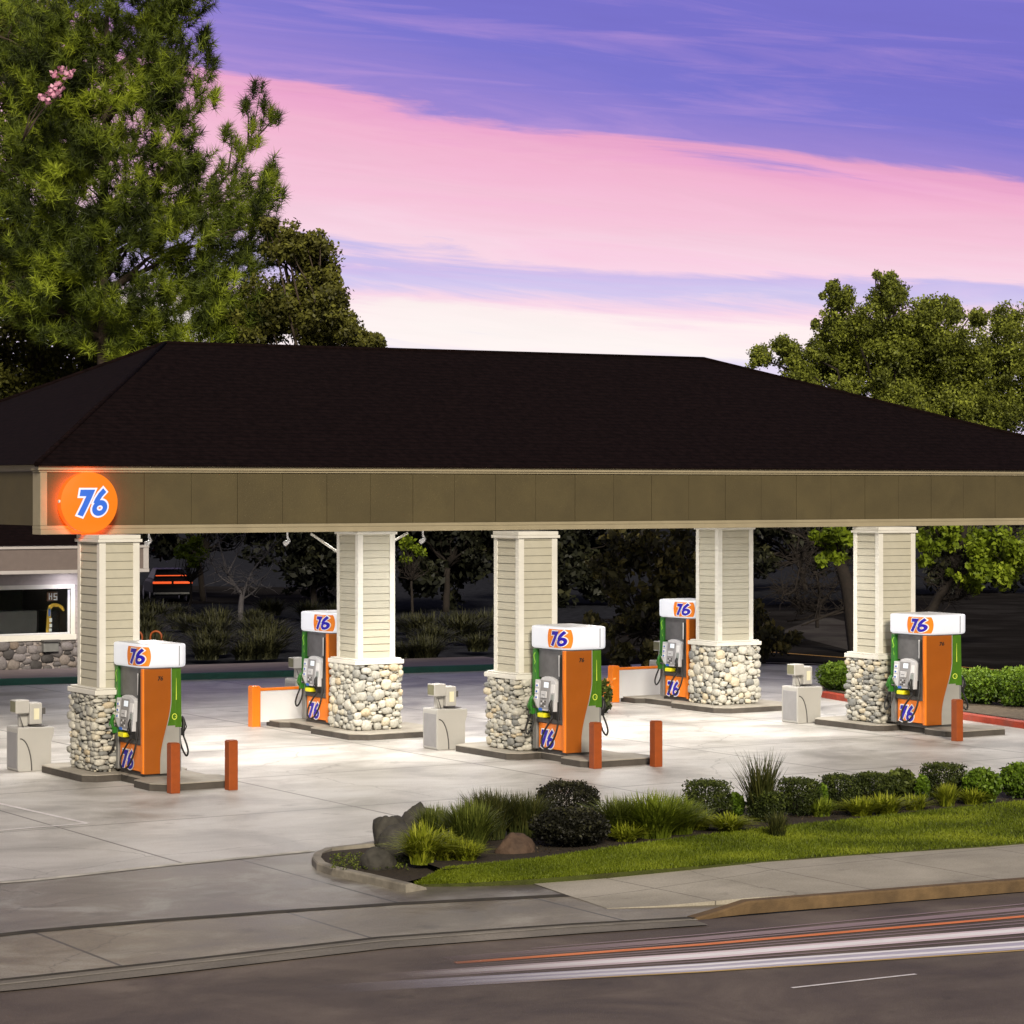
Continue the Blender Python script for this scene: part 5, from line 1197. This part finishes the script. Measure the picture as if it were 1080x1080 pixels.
# grasses in the bed
gl=[('yellow_grass',445,911,650,.66,.62,.015,'bladeyel','bright yellow-green arching grass clump at the left end of the bed, before the boulders',.5,.14),
    ('yellow_grass',470,908,500,.5,.5,.014,'bladeyel','smaller yellow-green grass clump right of the brightest one',.55,.12),
    ('tall_grass',458,888,900,.58,.34,.010,'bladegreen','upright green grass clump behind the left boulder',.2,.16),
    ('tall_grass',495,898,1300,.80,.5,.013,'bladegreen','tall green grass clump left of the brown boulder, second in the grass row',.25,.2),
    ('tall_grass',516,884,1400,.78,.5,.010,'bladedark','dark green grass clump behind the brown boulder, third in the grass row',.2,.22),
    ('tall_grass',552,882,1400,.70,.5,.010,'bladedark','dark green grass clump just left of the near-black bush',.2,.22),
    ('tall_grass',655,884,1000,.70,.7,.014,'bladegreen','dark green grass clump just right of the near-black bush',.3,.2),
    ('tall_grass',690,885,1100,.78,.85,.016,'bladebright','large arching green grass clump left of the first clipped bush',.35,.22),
    ('tall_grass',716,881,800,.68,.6,.015,'bladebright','green grass clump touching the first clipped bush',.35,.18),
    ('low_grass',768,879,420,.36,.55,.022,'bladeyel','low bright spiky clump in front of the first clipped bush',.45,.12),
    ('spiky_plant',803,866,260,1.12,.55,.014,'bladedark','tall dark spiky plant rising above the clipped bushes',.05,.14),
    ('low_grass',908,862,420,.38,.5,.020,'bladeyel','low bright spiky clump in front of the low clipped bush',.4,.14),
    ('low_grass',934,861,420,.42,.5,.020,'bladeyel','bright spiky clump below the loose leafy shrub',.35,.14),
    ('low_grass',999,852,500,.45,.28,.010,'bladeyel','small bright tuft before the largest far clipped bush',.3,.10),
    ('low_grass',660,889,380,.34,.45,.018,'bladeyel','low lime clump before the long grass, right of the near-black bush',.45,.12),
    ('low_grass',738,876,380,.36,.4,.018,'bladeyel','low lime clump at the foot of the first clipped bush',.45,.12),
    ('low_grass',866,862,320,.36,.38,.018,'bladebright','bright low clump between the second and third clipped bushes',.45,.12),
    ('low_grass',965,856,320,.34,.38,.018,'bladeyel','low lime clump left of the largest far clipped bush',.45,.12),
    ('low_grass',1026,850,320,.34,.38,.018,'bladeyel','low lime clump right of the largest far clipped bush',.45,.12),
    ('low_grass',492,909,360,.36,.42,.016,'bladeyel','low lime clump left of the brown boulder, before the tall grass',.45,.12),
    ('dry_grass',820,884,250,.42,.3,.008,'bladedark','thin dry tuft below the second clipped bush',.1,.10)]
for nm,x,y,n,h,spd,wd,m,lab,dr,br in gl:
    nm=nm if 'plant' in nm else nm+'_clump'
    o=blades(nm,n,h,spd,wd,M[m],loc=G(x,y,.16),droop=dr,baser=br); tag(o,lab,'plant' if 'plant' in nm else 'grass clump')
# seed stalks over the grass
def boulder(x,y,wpx,hpx,m,label,seed,zb=.06):
    p=G(x,y,zb); Z=p[0]*S_+p[1]*C_; s=Z/F; V=IV*1.0
    bm=bmesh.new(); bmesh.ops.create_icosphere(bm,subdivisions=4,radius=1)
    for v in bm.verts:
        q=v.co.copy(); k=1+.22*mnoise.noise(q*1.1+Vector((seed,0,0)))+.09*mnoise.noise(q*3+Vector((seed,3,0)))+.03*mnoise.noise(q*9+Vector((seed,3,0)))
        v.co=Vector((q.x*wpx*s/2*k,q.y*wpx*s/2*.8*k,(max(q.z,-.7)+.6)*hpx*s/1.6*k))
    me=bpy.data.meshes.new('boulder'); bm.to_mesh(me); bm.free(); me.polygons.foreach_set('use_smooth',[True]*len(me.polygons)); me.materials.append(m)
    o=bpy.data.objects.new('boulder',me); link(o); o.location=p; tag(o,label,'boulder','boulders at the head of the planting bed')
boulder(441,888,42,40,M['rock'],'grey boulder at the back of the three left ones, behind the yellow grass',1)
boulder(412,893,42,34,M['rock'],'grey boulder at the far left of the bed by the kerb',2.5)
boulder(421,906,48,36,M['rock'],'dark boulder left of the brightest grass clump, middle of the left group',4)
boulder(400,919,38,24,M['rock'],'low flat boulder nearest the curved kerb nose',6)
boulder(543,908,40,28,M['rockred'],'brown boulder alone on the lawn edge, right of the tall grass',8)
# small ground cover in the nose
n=900; B=[]
for k in range(n):
    x=random.uniform(348,430); y=random.uniform(902,918); B.append(G(x,y,.11))
o=leaves('ground_cover',np.array(B)+np.array([[0,0,.01]])+rng.random((n,3))*.03,.018,rng.random(n),M['bladegreen']); tag(o,'sparse green and dry ground cover inside the kerb nose','ground cover',kind='stuff')
n=2600; B=[]
for k in range(n):
    i=random.random(); x=560+i*560; y=np.interp(x,[p[0] for p in bed_high],[p[1] for p in bed_high])*(1-.0); y2=np.interp(x,[p[0] for p in lawn_high],[p[1] for p in lawn_high]); B.append(G(x,y+(y2-y)*random.random(),.16))
o=leaves('leaf_litter',np.array(B)+rng.random((n,3))*.04,.022,rng.random(n)*.9,leafmat('brown_litter',[(0,(.02,.013,.008)),(1,(.10,.07,.04))])); tag(o,'brown leaf litter and mulch under the shrubs of the planting bed','mulch',kind='stuff')

# ------------------------------------------------------------ far car with lit tail lamps
def car():
    b=G(176,633,0); t=empty('parked_car',b,'dark car with glowing orange-red tail lamps on the far street, right of the foremost column','car',rz=-PHI+R(14))
    hw=.93
    sec=[(-2.2,.35,.62,.9),(-2.25,.30,.95,.95),(-1.7,.28,1.0,1.0),(-.9,.28,1.02,1),(.8,.28,.98,1),(1.9,.30,.80,.96),(2.25,.36,.6,.85)]
    mb=MB(); vs=[]
    for y,z0,z1,k in sec: w_=hw*k; vs+=[(-w_*.92,y,z0),(-w_,y,z0+.15),(-w_,y,z1-.12),(-w_*.9,y,z1),(w_*.9,y,z1),(w_,y,z1-.12),(w_,y,z0+.15),(w_*.92,y,z0)]
    n=8; fs=[(i*n+j,(i+1)*n+j,(i+1)*n+(j+1)%n,i*n+(j+1)%n) for i in range(len(sec)-1) for j in range(n)]+[tuple(range(n)),tuple(range((len(sec)-1)*n+n-1,(len(sec)-1)*n-1,-1))]
    mb.add(vs,fs); body=mb.build('body',M['carpaint'],t,bevel=.03)
    mb=MB(); lo=[(-.80,-1.75,1.0),(.80,-1.75,1.0),(.80,1.0,.98),(-.80,1.0,.98)]; hi=[(-.62,-1.2,1.45),(.62,-1.2,1.45),(.62,.3,1.47),(-.62,.3,1.47)]
    mb.add(lo+hi,[(0,3,2,1),(4,5,6,7),(0,1,5,4),(1,2,6,5),(2,3,7,6),(3,0,4,7)]); mb.build('cabin',M['glassdark'],t,bevel=.05)
    for x0,x1 in ((-.88,-.05),(.05,.88)):
        mb=MB(); mb.box(x0,x1,-2.30,-2.22,.83,.93); mb.build('tail_lamp',M['taillamp'],t,bevel=.01)
    mb=MB(); mb.box(-.7,.7,-1.79,-1.74,1.16,1.2); mb.build('tail_lamp',M['taillamp'],t)
    mb=MB(); mb.box(-.85,.85,-2.34,-2.2,.36,.44); mb.build('bumper',M['grey'],t,bevel=.01)
    for x in (-.82,.82):
        for y in (-1.4,1.4):
            mb=MB(); mb.tube([(x-.1,y,.32),(x+.1,y,.32)],.32,16); wh=mb.build('wheel',M['black'],t); mb=MB(); mb.tube([(x-.11,y,.32),(x+.11,y,.32)],.18,12); mb.build('rim',M['silver'],wh)
car()
